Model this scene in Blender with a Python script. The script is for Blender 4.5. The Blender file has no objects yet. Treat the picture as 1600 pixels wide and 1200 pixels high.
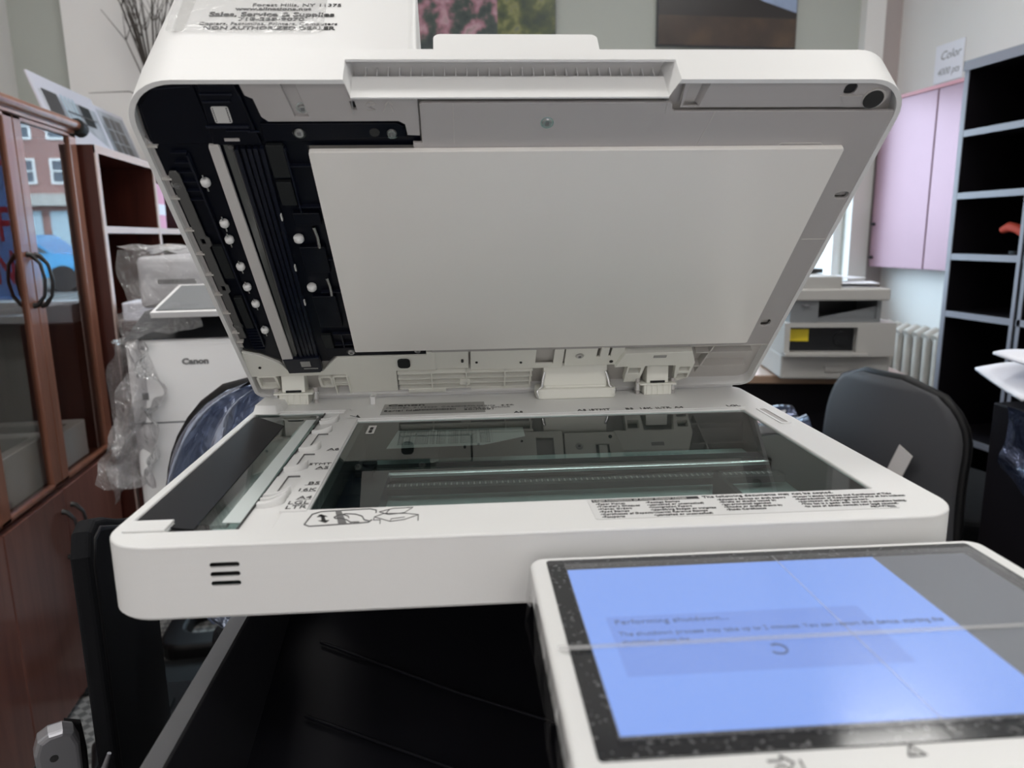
import bpy, bmesh, math, random
from mathutils import Matrix, Vector, noise
random.seed(7)
S = bpy.context.scene
COL = S.collection
R = math.radians

# ------------------------------------------------------------------ camera, world, lights
cam_d = bpy.data.cameras.new('camera'); cam = bpy.data.objects.new('camera', cam_d); COL.objects.link(cam)
cam_d.sensor_width = 36; cam_d.lens = 26.01; cam_d.clip_start = .01; cam_d.clip_end = 200
right, up, fwd = Vector((.9865, -.1632, -.0142)), Vector((.046, .1926, .9802)), Vector((.1572, .9676, -.1975))
M3 = Matrix((right, up, -fwd)).transposed()
cam.matrix_world = Matrix.Translation((.0338, -.6688, 1.1634)) @ M3.to_4x4()
cam_d.dof.use_dof = True; cam_d.dof.focus_distance = .66; cam_d.dof.aperture_fstop = 8.5
S.camera = cam
S.view_settings.view_transform = 'Standard'; S.view_settings.look = 'None'
S.view_settings.exposure = 0.0; S.view_settings.gamma = 1; S.view_settings.use_curve_mapping = False

W = bpy.data.worlds.new('world'); S.world = W; W.use_nodes = True
bg = W.node_tree.nodes['Background']; bg.inputs['Color'].default_value = (.66, .84, 1, 1); bg.inputs['Strength'].default_value = 10.5

def lamp(kind, name, loc, rot, energy, color=(1, 1, 1), size=None, size_y=None, **k):
    d = bpy.data.lights.new(name, kind); d.energy = energy; d.color = color
    if size is not None:
        if kind == 'AREA':
            d.shape = 'RECTANGLE'; d.size = size; d.size_y = size_y or size
        elif kind == 'SUN': d.angle = size
    o = bpy.data.objects.new(name, d); COL.objects.link(o); o.location = loc; o.rotation_euler = rot
    for a, b in k.items(): setattr(d.cycles, a, b)
    return o
lamp('SUN', 'sun', (0, -5, 20), (R(48), 0, R(-12)), 5.5, (1, .96, .9), R(1))
lamp('AREA', 'window_portal', (.85, 2.93, 1.37), (R(90), 0, 0), 1, size=2.9, size_y=1.02, is_portal=True)
CEIL = 2.85
LIGHTS = [(-.7, .1), (-.5, 1.5), (1.5, -.2), (1.5, 1.5), (.5, -1.9)]
for i, (x, y) in enumerate(LIGHTS):
    lamp('AREA', 'ceiling_lamp', (x, y, CEIL - .07), (0, 0, 0), 11, (1, .98, .95), 1.15, .28)
lamp('AREA', 'front_fill', (-.1, -2.75, 1.02), (R(90), 0, R(0)), 13, (1, .94, .945), 2.0, 1.8)  # unseen fill lamp added behind the camera, inside the closed front wall

# ------------------------------------------------------------------ materials
def mat(name, color, rough=.5, metal=0, spec=.5, bump=0, bscale=200, var=0, vscale=5, coat=0, emit=None, alpha=1, trans=0):
    m = bpy.data.materials.new(name); m.use_nodes = True; nt = m.node_tree; b = nt.nodes['Principled BSDF']
    b.inputs['Base Color'].default_value = (*color, 1); b.inputs['Roughness'].default_value = rough
    b.inputs['Metallic'].default_value = metal; b.inputs['Specular IOR Level'].default_value = spec
    b.inputs['Coat Weight'].default_value = coat; b.inputs['Coat Roughness'].default_value = .05
    tc = nt.nodes.new('ShaderNodeTexCoord')
    if var:
        n = nt.nodes.new('ShaderNodeTexNoise'); n.inputs['Scale'].default_value = vscale; n.inputs['Detail'].default_value = 4
        nt.links.new(tc.outputs['Object'], n.inputs['Vector'])
        r = nt.nodes.new('ShaderNodeValToRGB')
        r.color_ramp.elements[0].position = .3; r.color_ramp.elements[1].position = .7
        r.color_ramp.elements[0].color = (*[c * (1 - var) for c in color], 1)
        r.color_ramp.elements[1].color = (*[min(1, c * (1 + var)) for c in color], 1)
        nt.links.new(n.outputs['Fac'], r.inputs['Fac']); nt.links.new(r.outputs['Color'], b.inputs['Base Color'])
    if bump:
        n = nt.nodes.new('ShaderNodeTexNoise'); n.inputs['Scale'].default_value = bscale; n.inputs['Detail'].default_value = 3
        nt.links.new(tc.outputs['Object'], n.inputs['Vector'])
        bp = nt.nodes.new('ShaderNodeBump'); bp.inputs['Strength'].default_value = bump; bp.inputs['Distance'].default_value = .002
        nt.links.new(n.outputs['Fac'], bp.inputs['Height']); nt.links.new(bp.outputs['Normal'], b.inputs['Normal'])
    if emit:
        b.inputs['Emission Color'].default_value = (*emit[0], 1); b.inputs['Emission Strength'].default_value = emit[1]
    return m

def sheet_glass(name, tint=(1, 1, 1), f0=1.5, rough=.0, base=0.0, bump=0, bscale=40, haze=0, hazecol=(.9, .9, .9), bdist=.02, two=False):
    """thin pane or film: straight-through light tinted, Fresnel mirror on top, optional milky share"""
    m = bpy.data.materials.new(name); m.use_nodes = True; nt = m.node_tree; nt.nodes.clear()
    out = nt.nodes.new('ShaderNodeOutputMaterial'); tr = nt.nodes.new('ShaderNodeBsdfTransparent'); gl = nt.nodes.new('ShaderNodeBsdfGlossy')
    tr.inputs['Color'].default_value = (*tint, 1); gl.inputs['Roughness'].default_value = rough
    fr = nt.nodes.new('ShaderNodeFresnel'); fr.inputs['IOR'].default_value = f0
    ge = nt.nodes.new('ShaderNodeNewGeometry'); inv = nt.nodes.new('ShaderNodeMath'); inv.operation = 'SUBTRACT'; inv.inputs[0].default_value = 1
    nt.links.new(ge.outputs['Backfacing'], inv.inputs[1]) if not two else None
    if two: inv.inputs[1].default_value = 0
    mu = nt.nodes.new('ShaderNodeMath'); mu.operation = 'MULTIPLY'
    mx = nt.nodes.new('ShaderNodeMixShader')
    ad = nt.nodes.new('ShaderNodeMath'); ad.operation = 'ADD'; ad.inputs[1].default_value = base; ad.use_clamp = True
    nt.links.new(fr.outputs[0], ad.inputs[0]); nt.links.new(ad.outputs[0], mu.inputs[0]); nt.links.new(inv.outputs[0], mu.inputs[1]); nt.links.new(mu.outputs[0], mx.inputs[0])
    src = tr
    if haze:
        df = nt.nodes.new('ShaderNodeBsdfDiffuse'); df.inputs['Color'].default_value = (*hazecol, 1)
        m2 = nt.nodes.new('ShaderNodeMixShader'); m2.inputs[0].default_value = haze
        nt.links.new(tr.outputs[0], m2.inputs[1]); nt.links.new(df.outputs[0], m2.inputs[2]); src = m2
    nt.links.new(src.outputs[0], mx.inputs[1]); nt.links.new(gl.outputs[0], mx.inputs[2])
    if bump:
        tc = nt.nodes.new('ShaderNodeTexCoord'); n = nt.nodes.new('ShaderNodeTexNoise'); n.inputs['Scale'].default_value = bscale
        n.inputs['Detail'].default_value = 3; n.inputs['Distortion'].default_value = 1.5
        bp = nt.nodes.new('ShaderNodeBump'); bp.inputs['Strength'].default_value = bump; bp.inputs['Distance'].default_value = bdist
        nt.links.new(tc.outputs['Object'], n.inputs['Vector']); nt.links.new(n.outputs['Fac'], bp.inputs['Height'])
        nt.links.new(bp.outputs['Normal'], gl.inputs['Normal']); nt.links.new(bp.outputs['Normal'], fr.inputs['Normal'])
    nt.links.new(mx.outputs[0], out.inputs[0])
    return m

def wood(name, c1, c2, scale=6, rough=.28, axis='Z', coat=.3):
    m = mat(name, c1, rough, coat=coat); nt = m.node_tree; b = nt.nodes['Principled BSDF']
    tc = nt.nodes.new('ShaderNodeTexCoord'); mp = nt.nodes.new('ShaderNodeMapping')
    mp.inputs['Scale'].default_value = {'Z': (scale * 4, scale * 4, scale * .35), 'X': (scale * .35, scale * 4, scale * 4), 'Y': (scale * 4, scale * .35, scale * 4)}[axis]
    n = nt.nodes.new('ShaderNodeTexNoise'); n.inputs['Scale'].default_value = 1.5; n.inputs['Detail'].default_value = 6; n.inputs['Distortion'].default_value = .6
    r = nt.nodes.new('ShaderNodeValToRGB'); r.color_ramp.elements[0].position = .32; r.color_ramp.elements[1].position = .7
    r.color_ramp.elements[0].color = (*c1, 1); r.color_ramp.elements[1].color = (*c2, 1)
    nt.links.new(tc.outputs['Object'], mp.inputs[0]); nt.links.new(mp.outputs[0], n.inputs['Vector'])
    nt.links.new(n.outputs['Fac'], r.inputs['Fac']); nt.links.new(r.outputs['Color'], b.inputs['Base Color'])
    return m

M = {}
M['white'] = mat('white_plastic', (.80, .80, .79), .42, bump=.04, bscale=1200)
M['cream'] = mat('inner_cream_plastic', (.56, .54, .51), .5)
M['creamL'] = mat('pale_cream_plastic', (.86, .86, .79), .45)
M['tray'] = mat('grey_cream_plastic', (.46, .44, .43), .42)
M['plate'] = mat('pressure_plate_sheet', (.90, .875, .83), .22, spec=.45)
M['plateedge'] = mat('pressure_plate_foam', (.86, .84, .80), .6)
M['navy'] = mat('navy_black_plastic', (.0015, .0025, .007), .3, spec=.22)
M['navy2'] = mat('navy_plastic', (.005, .007, .016), .28, spec=.4)
M['black'] = mat('black_plastic', (.012, .012, .014), .4)
M['pad'] = mat('dark_pad', (.012, .014, .015), .6, spec=.3)
M['greystrip'] = mat('grey_film_strip', (.10, .10, .097), .4)
M['scanwhite'] = mat('white_reference_bar', (.62, .60, .58), .35)
M['greyglass'] = mat('grey_glass_strip', (.09, .095, .09), .12, spec=.8)
M['roller'] = mat('white_roller', (.75, .75, .74), .4)
M['steel'] = mat('bright_steel', (.75, .75, .75), .22, metal=1)
M['screw'] = mat('screw_steel', (.55, .55, .55), .3, metal=1)
M['innergrey'] = mat('teal_grey_scanner_floor', (.50, .58, .56), .4)
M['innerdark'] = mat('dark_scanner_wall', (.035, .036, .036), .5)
M['ink'] = mat('black_ink', (.02, .02, .02), .6)
M['greyink'] = mat('grey_ink', (.16, .16, .16), .6)
M['warnw'] = mat('pale_warning_label', (.74, .74, .735), .35)
M['mask'] = mat('matte_black_mask', (.014, .014, .016), .5, spec=.1)
M['silverlabel'] = mat('silver_label', (.36, .36, .35), .35, metal=.3)
M['labelw'] = mat('white_label', (.62, .62, .60), .5)
M['glass'] = sheet_glass('platen_glass', (.86, .93, .92), 1.6)
M['film'] = sheet_glass('clear_film', (.95, .95, .95), 1.45, .12, .03, bump=.25, bscale=60, haze=.04, bdist=.001)
M['wrap'] = sheet_glass('crumpled_clear_plastic', (.93, .93, .95), 1.5, .08, .05, bump=.9, bscale=22, haze=.16, hazecol=(.95, .95, .95), two=True)
M['wrapstrong'] = sheet_glass('bunched_clear_plastic', (.86, .86, .88), 1.5, .1, .10, bump=1, bscale=30, haze=.24, hazecol=(.9, .88, .88), two=True)
M['pane'] = sheet_glass('cabinet_glass', (.82, .80, .78), 1.62, 0, .05)
M['winpane'] = sheet_glass('window_glass', (.95, .97, .97), 1.4)
M['traydark'] = mat('near_black_tray', (.006, .006, .009), .5, spec=.2)
M['traywall'] = mat('charcoal_cabinet_plastic', (.020, .020, .025), .5, bump=.06, bscale=900)
M['traytop'] = mat('charcoal_edge_plastic', (.075, .075, .08), .5, bump=.06, bscale=900)
M['bezel'] = mat('black_panel_glass', (.02, .021, .023), .12, spec=.6)
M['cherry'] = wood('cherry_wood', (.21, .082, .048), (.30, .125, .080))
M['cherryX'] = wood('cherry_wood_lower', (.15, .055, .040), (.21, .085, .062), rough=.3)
M['mahog'] = wood('mahogany_wood', (.055, .014, .010), (.085, .022, .015))
M['mahogdk'] = wood('mahogany_inside', (.035, .008, .008), (.05, .012, .012), rough=.5)
M['edge'] = mat('pale_shelf_edging', (.60, .47, .42), .4, var=.06)
M['cabin'] = mat('cabinet_inside_board', (.07, .04, .034), .6)
M['blackwood'] = mat('black_bookcase_board', (.006, .005, .007), .5, spec=.15)
M['greyedge'] = mat('grey_board_edging', (.22, .22, .26), .4)
M['desk'] = wood('brown_desk_top', (.30, .19, .13), (.40, .27, .19), axis='X')
M['handle'] = mat('black_handle', (.015, .015, .015), .3)
M['wall'] = mat('warm_white_wall_paint', (.74, .73, .72), .8, var=.03, vscale=1.5)
M['wallgreen'] = mat('grey_green_wall_paint', (.42, .44, .405), .8, var=.03, vscale=1.5)
M['ceil'] = mat('ceiling_paint', (.8, .8, .78), .9)
M['pinkmetal'] = mat('pink_brushed_cabinet_metal', (.27, .155, .19), .36, metal=.35, var=.04, vscale=3)
M['radiator'] = mat('cream_radiator_paint', (.55, .51, .47), .45, var=.1, vscale=12)
M['prwhite'] = mat('printer_grey_white', (.44, .43, .41), .45)
M['prpale'] = mat('printer_pale_grey', (.88, .88, .88), .45)
M['darkwrap'] = mat('dark_shiny_plastic_sheet', (.035, .045, .085), .18, metal=.6, coat=.6)
wavelist = ['darkwrap']
M['prgrey'] = mat('printer_mid_grey', (.17, .18, .19), .45)
M['prdark'] = mat('printer_black', (.012, .013, .015), .3)
M['ltprinter'] = mat('printer_light_grey', (.80, .80, .80), .5)
M['yellow'] = mat('yellow_label', (.75, .58, .02), .5)
M['charcoalmesh'] = mat('charcoal_chair_mesh', (.045, .046, .052), .6, bump=.3, bscale=700)
M['chairblk'] = mat('black_chair_fabric', (.004, .0045, .006), .8, bump=.1, bscale=900, spec=.2)
M['chairpl'] = mat('black_chair_plastic', (.007, .007, .008), .45, spec=.3)
M['silver'] = mat('silver_painted_arm', (.30, .30, .32), .3, metal=.7)
M['bluewrap'] = mat('wrinkled_dark_plastic_cover', (.46, .52, .66), .17, metal=.7)
M['paper'] = mat('white_paper', (.80, .81, .88), .7)
M['tagw'] = mat('pale_tag', (.62, .58, .56), .6)
M['twig'] = mat('dry_twig', (.06, .052, .045), .8)
M['gold'] = mat('gold_ornament', (.5, .28, .10), .35, metal=.5)
M['leafg'] = mat('dark_green_leaf', (.02, .05, .02), .5)
M['red'] = mat('red_cloth', (.55, .06, .03), .7)
M['green'] = mat('green_box_print', (.06, .28, .03), .5)
M['pinkp'] = mat('pink_packet', (.75, .35, .50), .5)
M['carmat'] = mat('blue_car_paint', (.03, .30, .62), .2, coat=1)
M['carglass'] = mat('car_glass', (.05, .06, .07), .1)
M['tyre'] = mat('tyre_rubber', (.02, .02, .02), .8)
M['asphalt'] = mat('asphalt', (.12, .12, .12), .9, var=.1)
M['concrete'] = mat('pale_concrete', (.45, .44, .42), .9, var=.06)
M['winwhite'] = mat('white_window_trim', (.8, .8, .8), .5)
M['facglass'] = mat('dark_window_glass', (.10, .12, .15), .15)
M['signblue'] = mat('pale_blue_sign_board', (.28, .42, .70), .5)
M['signred'] = mat('red_sign_letters', (.60, .04, .08), .5)
def translucent(m, c, k):
    nt = m.node_tree; o = nt.nodes['Material Output']; p = nt.nodes['Principled BSDF']; t = nt.nodes.new('ShaderNodeBsdfTranslucent'); t.inputs['Color'].default_value = (*c, 1)
    mx = nt.nodes.new('ShaderNodeMixShader'); mx.inputs[0].default_value = k; nt.links.new(p.outputs[0], mx.inputs[1]); nt.links.new(t.outputs[0], mx.inputs[2]); nt.links.new(mx.outputs[0], o.inputs[0])
translucent(M['signblue'], (.30, .42, .62), .5)
M['lamptube'] = mat('lit_diffuser', (.9, .9, .9), .5, emit=((1, .98, .94), 3.0))

def wave_bump(m, scale, dist, strength, axis_scale=(1, 1, 1), depth=.02):
    nt = m.node_tree; b = nt.nodes['Principled BSDF']; tc = nt.nodes.new('ShaderNodeTexCoord'); mp = nt.nodes.new('ShaderNodeMapping')
    mp.inputs['Scale'].default_value = axis_scale
    n = nt.nodes.new('ShaderNodeTexNoise'); n.inputs['Scale'].default_value = scale; n.inputs['Distortion'].default_value = dist; n.inputs['Detail'].default_value = 3
    bp = nt.nodes.new('ShaderNodeBump'); bp.inputs['Strength'].default_value = strength; bp.inputs['Distance'].default_value = depth
    nt.links.new(tc.outputs['Object'], mp.inputs[0]); nt.links.new(mp.outputs[0], n.inputs['Vector'])
    nt.links.new(n.outputs['Fac'], bp.inputs['Height']); nt.links.new(bp.outputs['Normal'], b.inputs['Normal'])
wave_bump(M['bluewrap'], 7, 1.2, .45, (3, 3, .6), .03); wave_bump(M['darkwrap'], 9, 1.5, .8, (1, 1, 1), .03)

def speckle(m, c1, c2, scale, lo, hi):
    nt = m.node_tree; b = nt.nodes['Principled BSDF']; tc = nt.nodes.new('ShaderNodeTexCoord')
    n = nt.nodes.new('ShaderNodeTexNoise'); n.inputs['Scale'].default_value = scale; n.inputs['Detail'].default_value = 1
    r = nt.nodes.new('ShaderNodeValToRGB'); r.color_ramp.elements[0].position = lo; r.color_ramp.elements[1].position = hi
    r.color_ramp.elements[0].color = (*c1, 1); r.color_ramp.elements[1].color = (*c2, 1)
    nt.links.new(tc.outputs['Object'], n.inputs['Vector']); nt.links.new(n.outputs['Fac'], r.inputs['Fac'])
    nt.links.new(r.outputs['Color'], b.inputs['Base Color'])
speckle(M['bezel'], (.022, .023, .025), (.16, .16, .165), 420, .63, .70)

# carpet: small grey diamonds
m = mat('diamond_carpet', (.12, .12, .12), .95); nt = m.node_tree; b = nt.nodes['Principled BSDF']
tc = nt.nodes.new('ShaderNodeTexCoord'); mp = nt.nodes.new('ShaderNodeMapping'); mp.inputs['Rotation'].default_value = (0, 0, R(45)); mp.inputs['Scale'].default_value = (52, 52, 52)
ck = nt.nodes.new('ShaderNodeTexChecker'); ck.inputs['Scale'].default_value = 1; ck.inputs['Color1'].default_value = (.30, .30, .29, 1); ck.inputs['Color2'].default_value = (.13, .13, .13, 1)
nt.links.new(tc.outputs['Object'], mp.inputs[0]); nt.links.new(mp.outputs[0], ck.inputs['Vector']); nt.links.new(ck.outputs['Color'], b.inputs['Base Color'])
M['carpet'] = m

# brick facade
m = mat('red_brick', (.3, .12, .09), .9); nt = m.node_tree; b = nt.nodes['Principled BSDF']
tc = nt.nodes.new('ShaderNodeTexCoord'); mp = nt.nodes.new('ShaderNodeMapping'); mp.inputs['Rotation'].default_value = (R(90), 0, 0)
br = nt.nodes.new('ShaderNodeTexBrick'); br.inputs['Scale'].default_value = 4; br.inputs['Color1'].default_value = (.34, .17, .15, 1); br.inputs['Color2'].default_value = (.27, .13, .12, 1); br.inputs['Mortar'].default_value = (.40, .35, .33, 1)
nt.links.new(tc.outputs['Object'], mp.inputs[0]); nt.links.new(mp.outputs[0], br.inputs['Vector']); nt.links.new(br.outputs['Color'], b.inputs['Base Color'])
M['brick'] = m

def pic_mat(name, stops, scale, detail=6, dist=0):
    m = mat(name, (.3, .3, .3), .35); nt = m.node_tree; b = nt.nodes['Principled BSDF']; tc = nt.nodes.new('ShaderNodeTexCoord')
    n = nt.nodes.new('ShaderNodeTexNoise'); n.inputs['Scale'].default_value = scale; n.inputs['Detail'].default_value = detail; n.inputs['Distortion'].default_value = dist
    r = nt.nodes.new('ShaderNodeValToRGB'); e = r.color_ramp.elements
    e[0].position, e[0].color = stops[0][0], (*stops[0][1], 1); e[1].position, e[1].color = stops[-1][0], (*stops[-1][1], 1)
    for p, c in stops[1:-1]:
        q = e.new(p); q.color = (*c, 1)
    nt.links.new(tc.outputs['Object'], n.inputs['Vector']); nt.links.new(n.outputs['Fac'], r.inputs['Fac']); nt.links.new(r.outputs['Color'], b.inputs['Base Color'])
    return m
M['blossom'] = pic_mat('blossom_print', [(.3, (.012, .02, .03)), (.46, (.05, .07, .06)), (.54, (.30, .14, .18)), (.62, (.45, .28, .32)), (.72, (.22, .20, .18))], 14)
M['garden'] = pic_mat('garden_print', [(.3, (.02, .035, .02)), (.5, (.07, .09, .03)), (.62, (.20, .20, .07)), (.75, (.10, .12, .10))], 16)
M['field'] = pic_mat('brown_field_print', [(.3, (.030, .020, .016)), (.55, (.055, .036, .028)), (.75, (.10, .065, .04))], 5)
M['sky'] = mat('sky_print', (.30, .38, .55), .35, var=.2, vscale=8)
M['hill'] = mat('hill_print', (.022, .018, .018), .35)
M['photogrey'] = pic_mat('photo_print_grey', [(.3, (.16, .18, .20)), (.5, (.34, .37, .42)), (.7, (.55, .56, .60))], 9)
M['photodark'] = mat('photo_print_dark', (.05, .05, .055), .3)
M['photopale'] = mat('photo_print_pale', (.62, .62, .70), .3)
M['photoblue'] = mat('photo_print_blue', (.40, .52, .60), .3)
M['screen'] = mat('lit_screen', (.01, .01, .01), .25, emit=((.225, .41, 1.0), .98))
M['screenshade'] = mat('screen_painted_reflection', (.10, .11, .13), .3, emit=((.25, .30, .38), .12))  # right part of the screen: dark reflection painted into its colour and glow
M['screenbox'] = mat('screen_dialog', (.01, .01, .01), .25, emit=((.205, .37, .95), .90))
M['screentext'] = mat('screen_text', (.01, .01, .01), .3, emit=((.09, .17, .42), .7))
M['crease'] = mat('film_crease', (.8, .8, .85), .3, emit=None)
M['crease'] = sheet_glass('film_crease', (.9, .9, .9), 1.3, .3, .0, haze=.20)

# ------------------------------------------------------------------ mesh helpers
class MB:
    """collects polygons, one material slot per material, becomes one mesh object"""
    def __init__(s): s.v = []; s.f = []; s.m = []; s.mats = []; s.sm = []
    def mi(s, m):
        if m not in s.mats: s.mats.append(m)
        return s.mats.index(m)
    def add(s, vs, fs, m, smooth=False, T=None):
        o = len(s.v); s.v += [tuple((T @ Vector(v)) if T else v) for v in vs]; k = s.mi(m)
        for f in fs: s.f.append([i + o for i in f]); s.m.append(k); s.sm.append(smooth)
        return s
    def box(s, x0, x1, y0, y1, z0, z1, m, T=None):
        v = [(x, y, z) for z in (z0, z1) for y in (y0, y1) for x in (x0, x1)]
        return s.add(v, [(0, 2, 3, 1), (4, 5, 7, 6), (0, 1, 5, 4), (2, 6, 7, 3), (0, 4, 6, 2), (1, 3, 7, 5)], m, False, T)
    def prism(s, pts, z0, z1, m, T=None, top=None, smooth=False):
        """pts: (x, y) outline, extruded z0..z1; top: optional other outline"""
        n = len(pts); t = top or pts
        a = sum(pts[i][0] * pts[(i + 1) % n][1] - pts[(i + 1) % n][0] * pts[i][1] for i in range(n))
        if a < 0: pts = pts[::-1]; t = t[::-1]
        v = [(p[0], p[1], z0) for p in pts] + [(p[0], p[1], z1) for p in t]
        s.add(v, [list(range(n))[::-1], list(range(n, 2 * n))], m, False, T)
        return s.add(v, [(i, (i + 1) % n, n + (i + 1) % n, n + i) for i in range(n)], m, smooth, T)
    def cyl(s, p0, p1, r, m, n=16, r1=None, caps=True):
        p0, p1 = Vector(p0), Vector(p1); d = (p1 - p0).normalized(); a = d.orthogonal().normalized(); b = d.cross(a); r1 = r if r1 is None else r1
        v = []
        for p, rr in ((p0, r), (p1, r1)):
            for i in range(n):
                t = 2 * math.pi * i / n; v.append(tuple(p + (a * math.cos(t) + b * math.sin(t)) * rr))
        s.add(v, [(i, (i + 1) % n, n + (i + 1) % n, n + i) for i in range(n)], m, True)
        if caps: s.add(v, [list(range(n))[::-1], list(range(n, 2 * n))], m)
        return s
    def tube(s, pts, r, m, n=8, flat=1.0):
        pts = [Vector(p) for p in pts]; rs = r if isinstance(r, (list, tuple)) else [r] * len(pts); v = []
        a = None
        for i, p in enumerate(pts):
            d = (pts[min(i + 1, len(pts) - 1)] - pts[max(i - 1, 0)]).normalized()
            a = (a - d * a.dot(d)).normalized() if a else d.orthogonal().normalized(); b = d.cross(a)
            for k in range(n):
                t = 2 * math.pi * k / n; v.append(tuple(p + (a * math.cos(t) + b * math.sin(t) * flat) * rs[i]))
        f = [(i * n + k, i * n + (k + 1) % n, (i + 1) * n + (k + 1) % n, (i + 1) * n + k) for i in range(len(pts) - 1) for k in range(n)]
        s.add(v, f, m, True); L = (len(pts) - 1) * n
        return s.add(v, [list(range(n))[::-1], [L + k for k in range(n)]], m)
    def lathe(s, prof, m, c=(0, 0, 0), n=24):
        v = [(c[0] + r * math.cos(2 * math.pi * k / n), c[1] + r * math.sin(2 * math.pi * k / n), c[2] + z) for r, z in prof for k in range(n)]
        return s.add(v, [(i * n + k, i * n + (k + 1) % n, (i + 1) * n + (k + 1) % n, (i + 1) * n + k) for i in range(len(prof) - 1) for k in range(n)], m, True)
    def grid(s, fn, nu, nv, m, smooth=True):
        v = [tuple(fn(i / nu, j / nv)) for j in range(nv + 1) for i in range(nu + 1)]
        return s.add(v, [(j * (nu + 1) + i, j * (nu + 1) + i + 1, (j + 1) * (nu + 1) + i + 1, (j + 1) * (nu + 1) + i) for j in range(nv) for i in range(nu)], m, smooth)
    def mesh(s, me, m, T=None):
        return s.add([tuple(v.co) for v in me.vertices], [list(p.vertices) for p in me.polygons], m, False, T)
    def plate(s, outline, holes, z0, z1, m, bev=0, T=None):
        """flat board with holes, bevelled rims"""
        cu = bpy.data.curves.new('tmp', 'CURVE'); cu.dimensions = '2D'; cu.fill_mode = 'BOTH'
        cu.extrude = (z1 - z0) / 2 - bev; cu.bevel_depth = bev; cu.bevel_resolution = 2; cu.offset = -bev
        for pts in [outline] + list(holes):
            sp = cu.splines.new('POLY'); sp.points.add(len(pts) - 1); sp.use_cyclic_u = True
            for i, p in enumerate(pts): sp.points[i].co = (p[0], p[1], 0, 1)
        o = bpy.data.objects.new('tmp', cu); COL.objects.link(o); bpy.context.view_layer.update()
        me = bpy.data.meshes.new_from_object(o.evaluated_get(bpy.context.evaluated_depsgraph_get()))
        TT = Matrix.Translation((0, 0, (z0 + z1) / 2)); TT = T @ TT if T else TT
        s.mesh(me, m, TT); bpy.data.objects.remove(o); bpy.data.curves.remove(cu); bpy.data.meshes.remove(me)
        return s
    def text(s, body, size, m, T, align='LEFT', sx=1.0, thick=.00015, shear=0, bold=0):
        cu = bpy.data.curves.new('tmp', 'FONT'); cu.body = body; cu.size = size; cu.align_x = align; cu.extrude = thick; cu.shear = shear; cu.offset = bold; cu.resolution_u = 3
        o = bpy.data.objects.new('tmp', cu); COL.objects.link(o); bpy.context.view_layer.update()
        me = bpy.data.meshes.new_from_object(o.evaluated_get(bpy.context.evaluated_depsgraph_get()))
        s.mesh(me, m, T @ Matrix.Diagonal((sx, 1, 1, 1))); bpy.data.objects.remove(o); bpy.data.curves.remove(cu); bpy.data.meshes.remove(me)
        return s
    def build(s, name, parent=None, loc=None, rot=None, bevel=0, seg=2, label=None, cat=None, group=None, kind=None):
        me = bpy.data.meshes.new(name); me.from_pydata(s.v, [], s.f)
        for m in s.mats: me.materials.append(m)
        me.polygons.foreach_set('material_index', s.m); me.polygons.foreach_set('use_smooth', s.sm); me.update()
        o = bpy.data.objects.new(name, me); COL.objects.link(o)
        if parent: o.parent = parent
        if loc: o.location = loc
        if rot: o.rotation_euler = rot
        if bevel:
            b = o.modifiers.new('bevel', 'BEVEL'); b.width = bevel; b.segments = seg; b.limit_method = 'ANGLE'; b.angle_limit = R(40)
            b.harden_normals = False
        tag(o, label, cat, group, kind)
        return o
def tag(o, label=None, cat=None, group=None, kind=None):
    for k, v in (('label', label), ('category', cat), ('group', group), ('kind', kind)):
        if v: o[k] = v
    return o
def empty(name, loc=(0, 0, 0), rz=0, label=None, cat=None, group=None):
    o = bpy.data.objects.new(name, None); COL.objects.link(o); o.location = loc; o.rotation_euler = (0, 0, rz); o.empty_display_size = .05
    return tag(o, label, cat, group)
def rr(x0, x1, y0, y1, r, n=6):
    """rounded rectangle outline; r is one radius or four (x0y0, x1y0, x1y1, x0y1)"""
    r = [r] * 4 if not isinstance(r, (list, tuple)) else r; out = []
    for (cx, cy, sx, sy, a0), q in zip(((x0, y0, 1, 1, 180), (x1, y0, -1, 1, 270), (x1, y1, -1, -1, 0), (x0, y1, 1, -1, 90)), r):
        if q == 0: out.append((cx, cy)); continue
        for i in range(n + 1):
            a = R(a0 + 90 * i / n); out.append((cx + sx * q + q * math.cos(a), cy + sy * q + q * math.sin(a)))
    return out
TR = Matrix.Translation
def frame(o, xa, ya):
    """matrix with local x along xa, local y along ya, origin o"""
    xa = Vector(xa).normalized(); ya = Vector(ya).normalized(); za = xa.cross(ya)
    m = Matrix((xa, ya, za)).transposed().to_4x4(); m.translation = Vector(o); return m
def copy_tree(o, parent=None):
    c = o.copy(); COL.objects.link(c)
    if parent: c.parent = parent
    for ch in o.children: copy_tree(ch, c)
    return c

# ================================================================== the copier (built in its own frame, platen level at z = 1)
COP = empty('copier', (0, 0, 0), R(-5.5), label='large white office copier with its scanner lid raised and a lit blue touch panel', cat='copier')
Z0 = (0, 0, 1.0)
XL, XR, YF, YB = -.107, .391, -.2738, .108
GW, GD = .358, .2243

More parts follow.
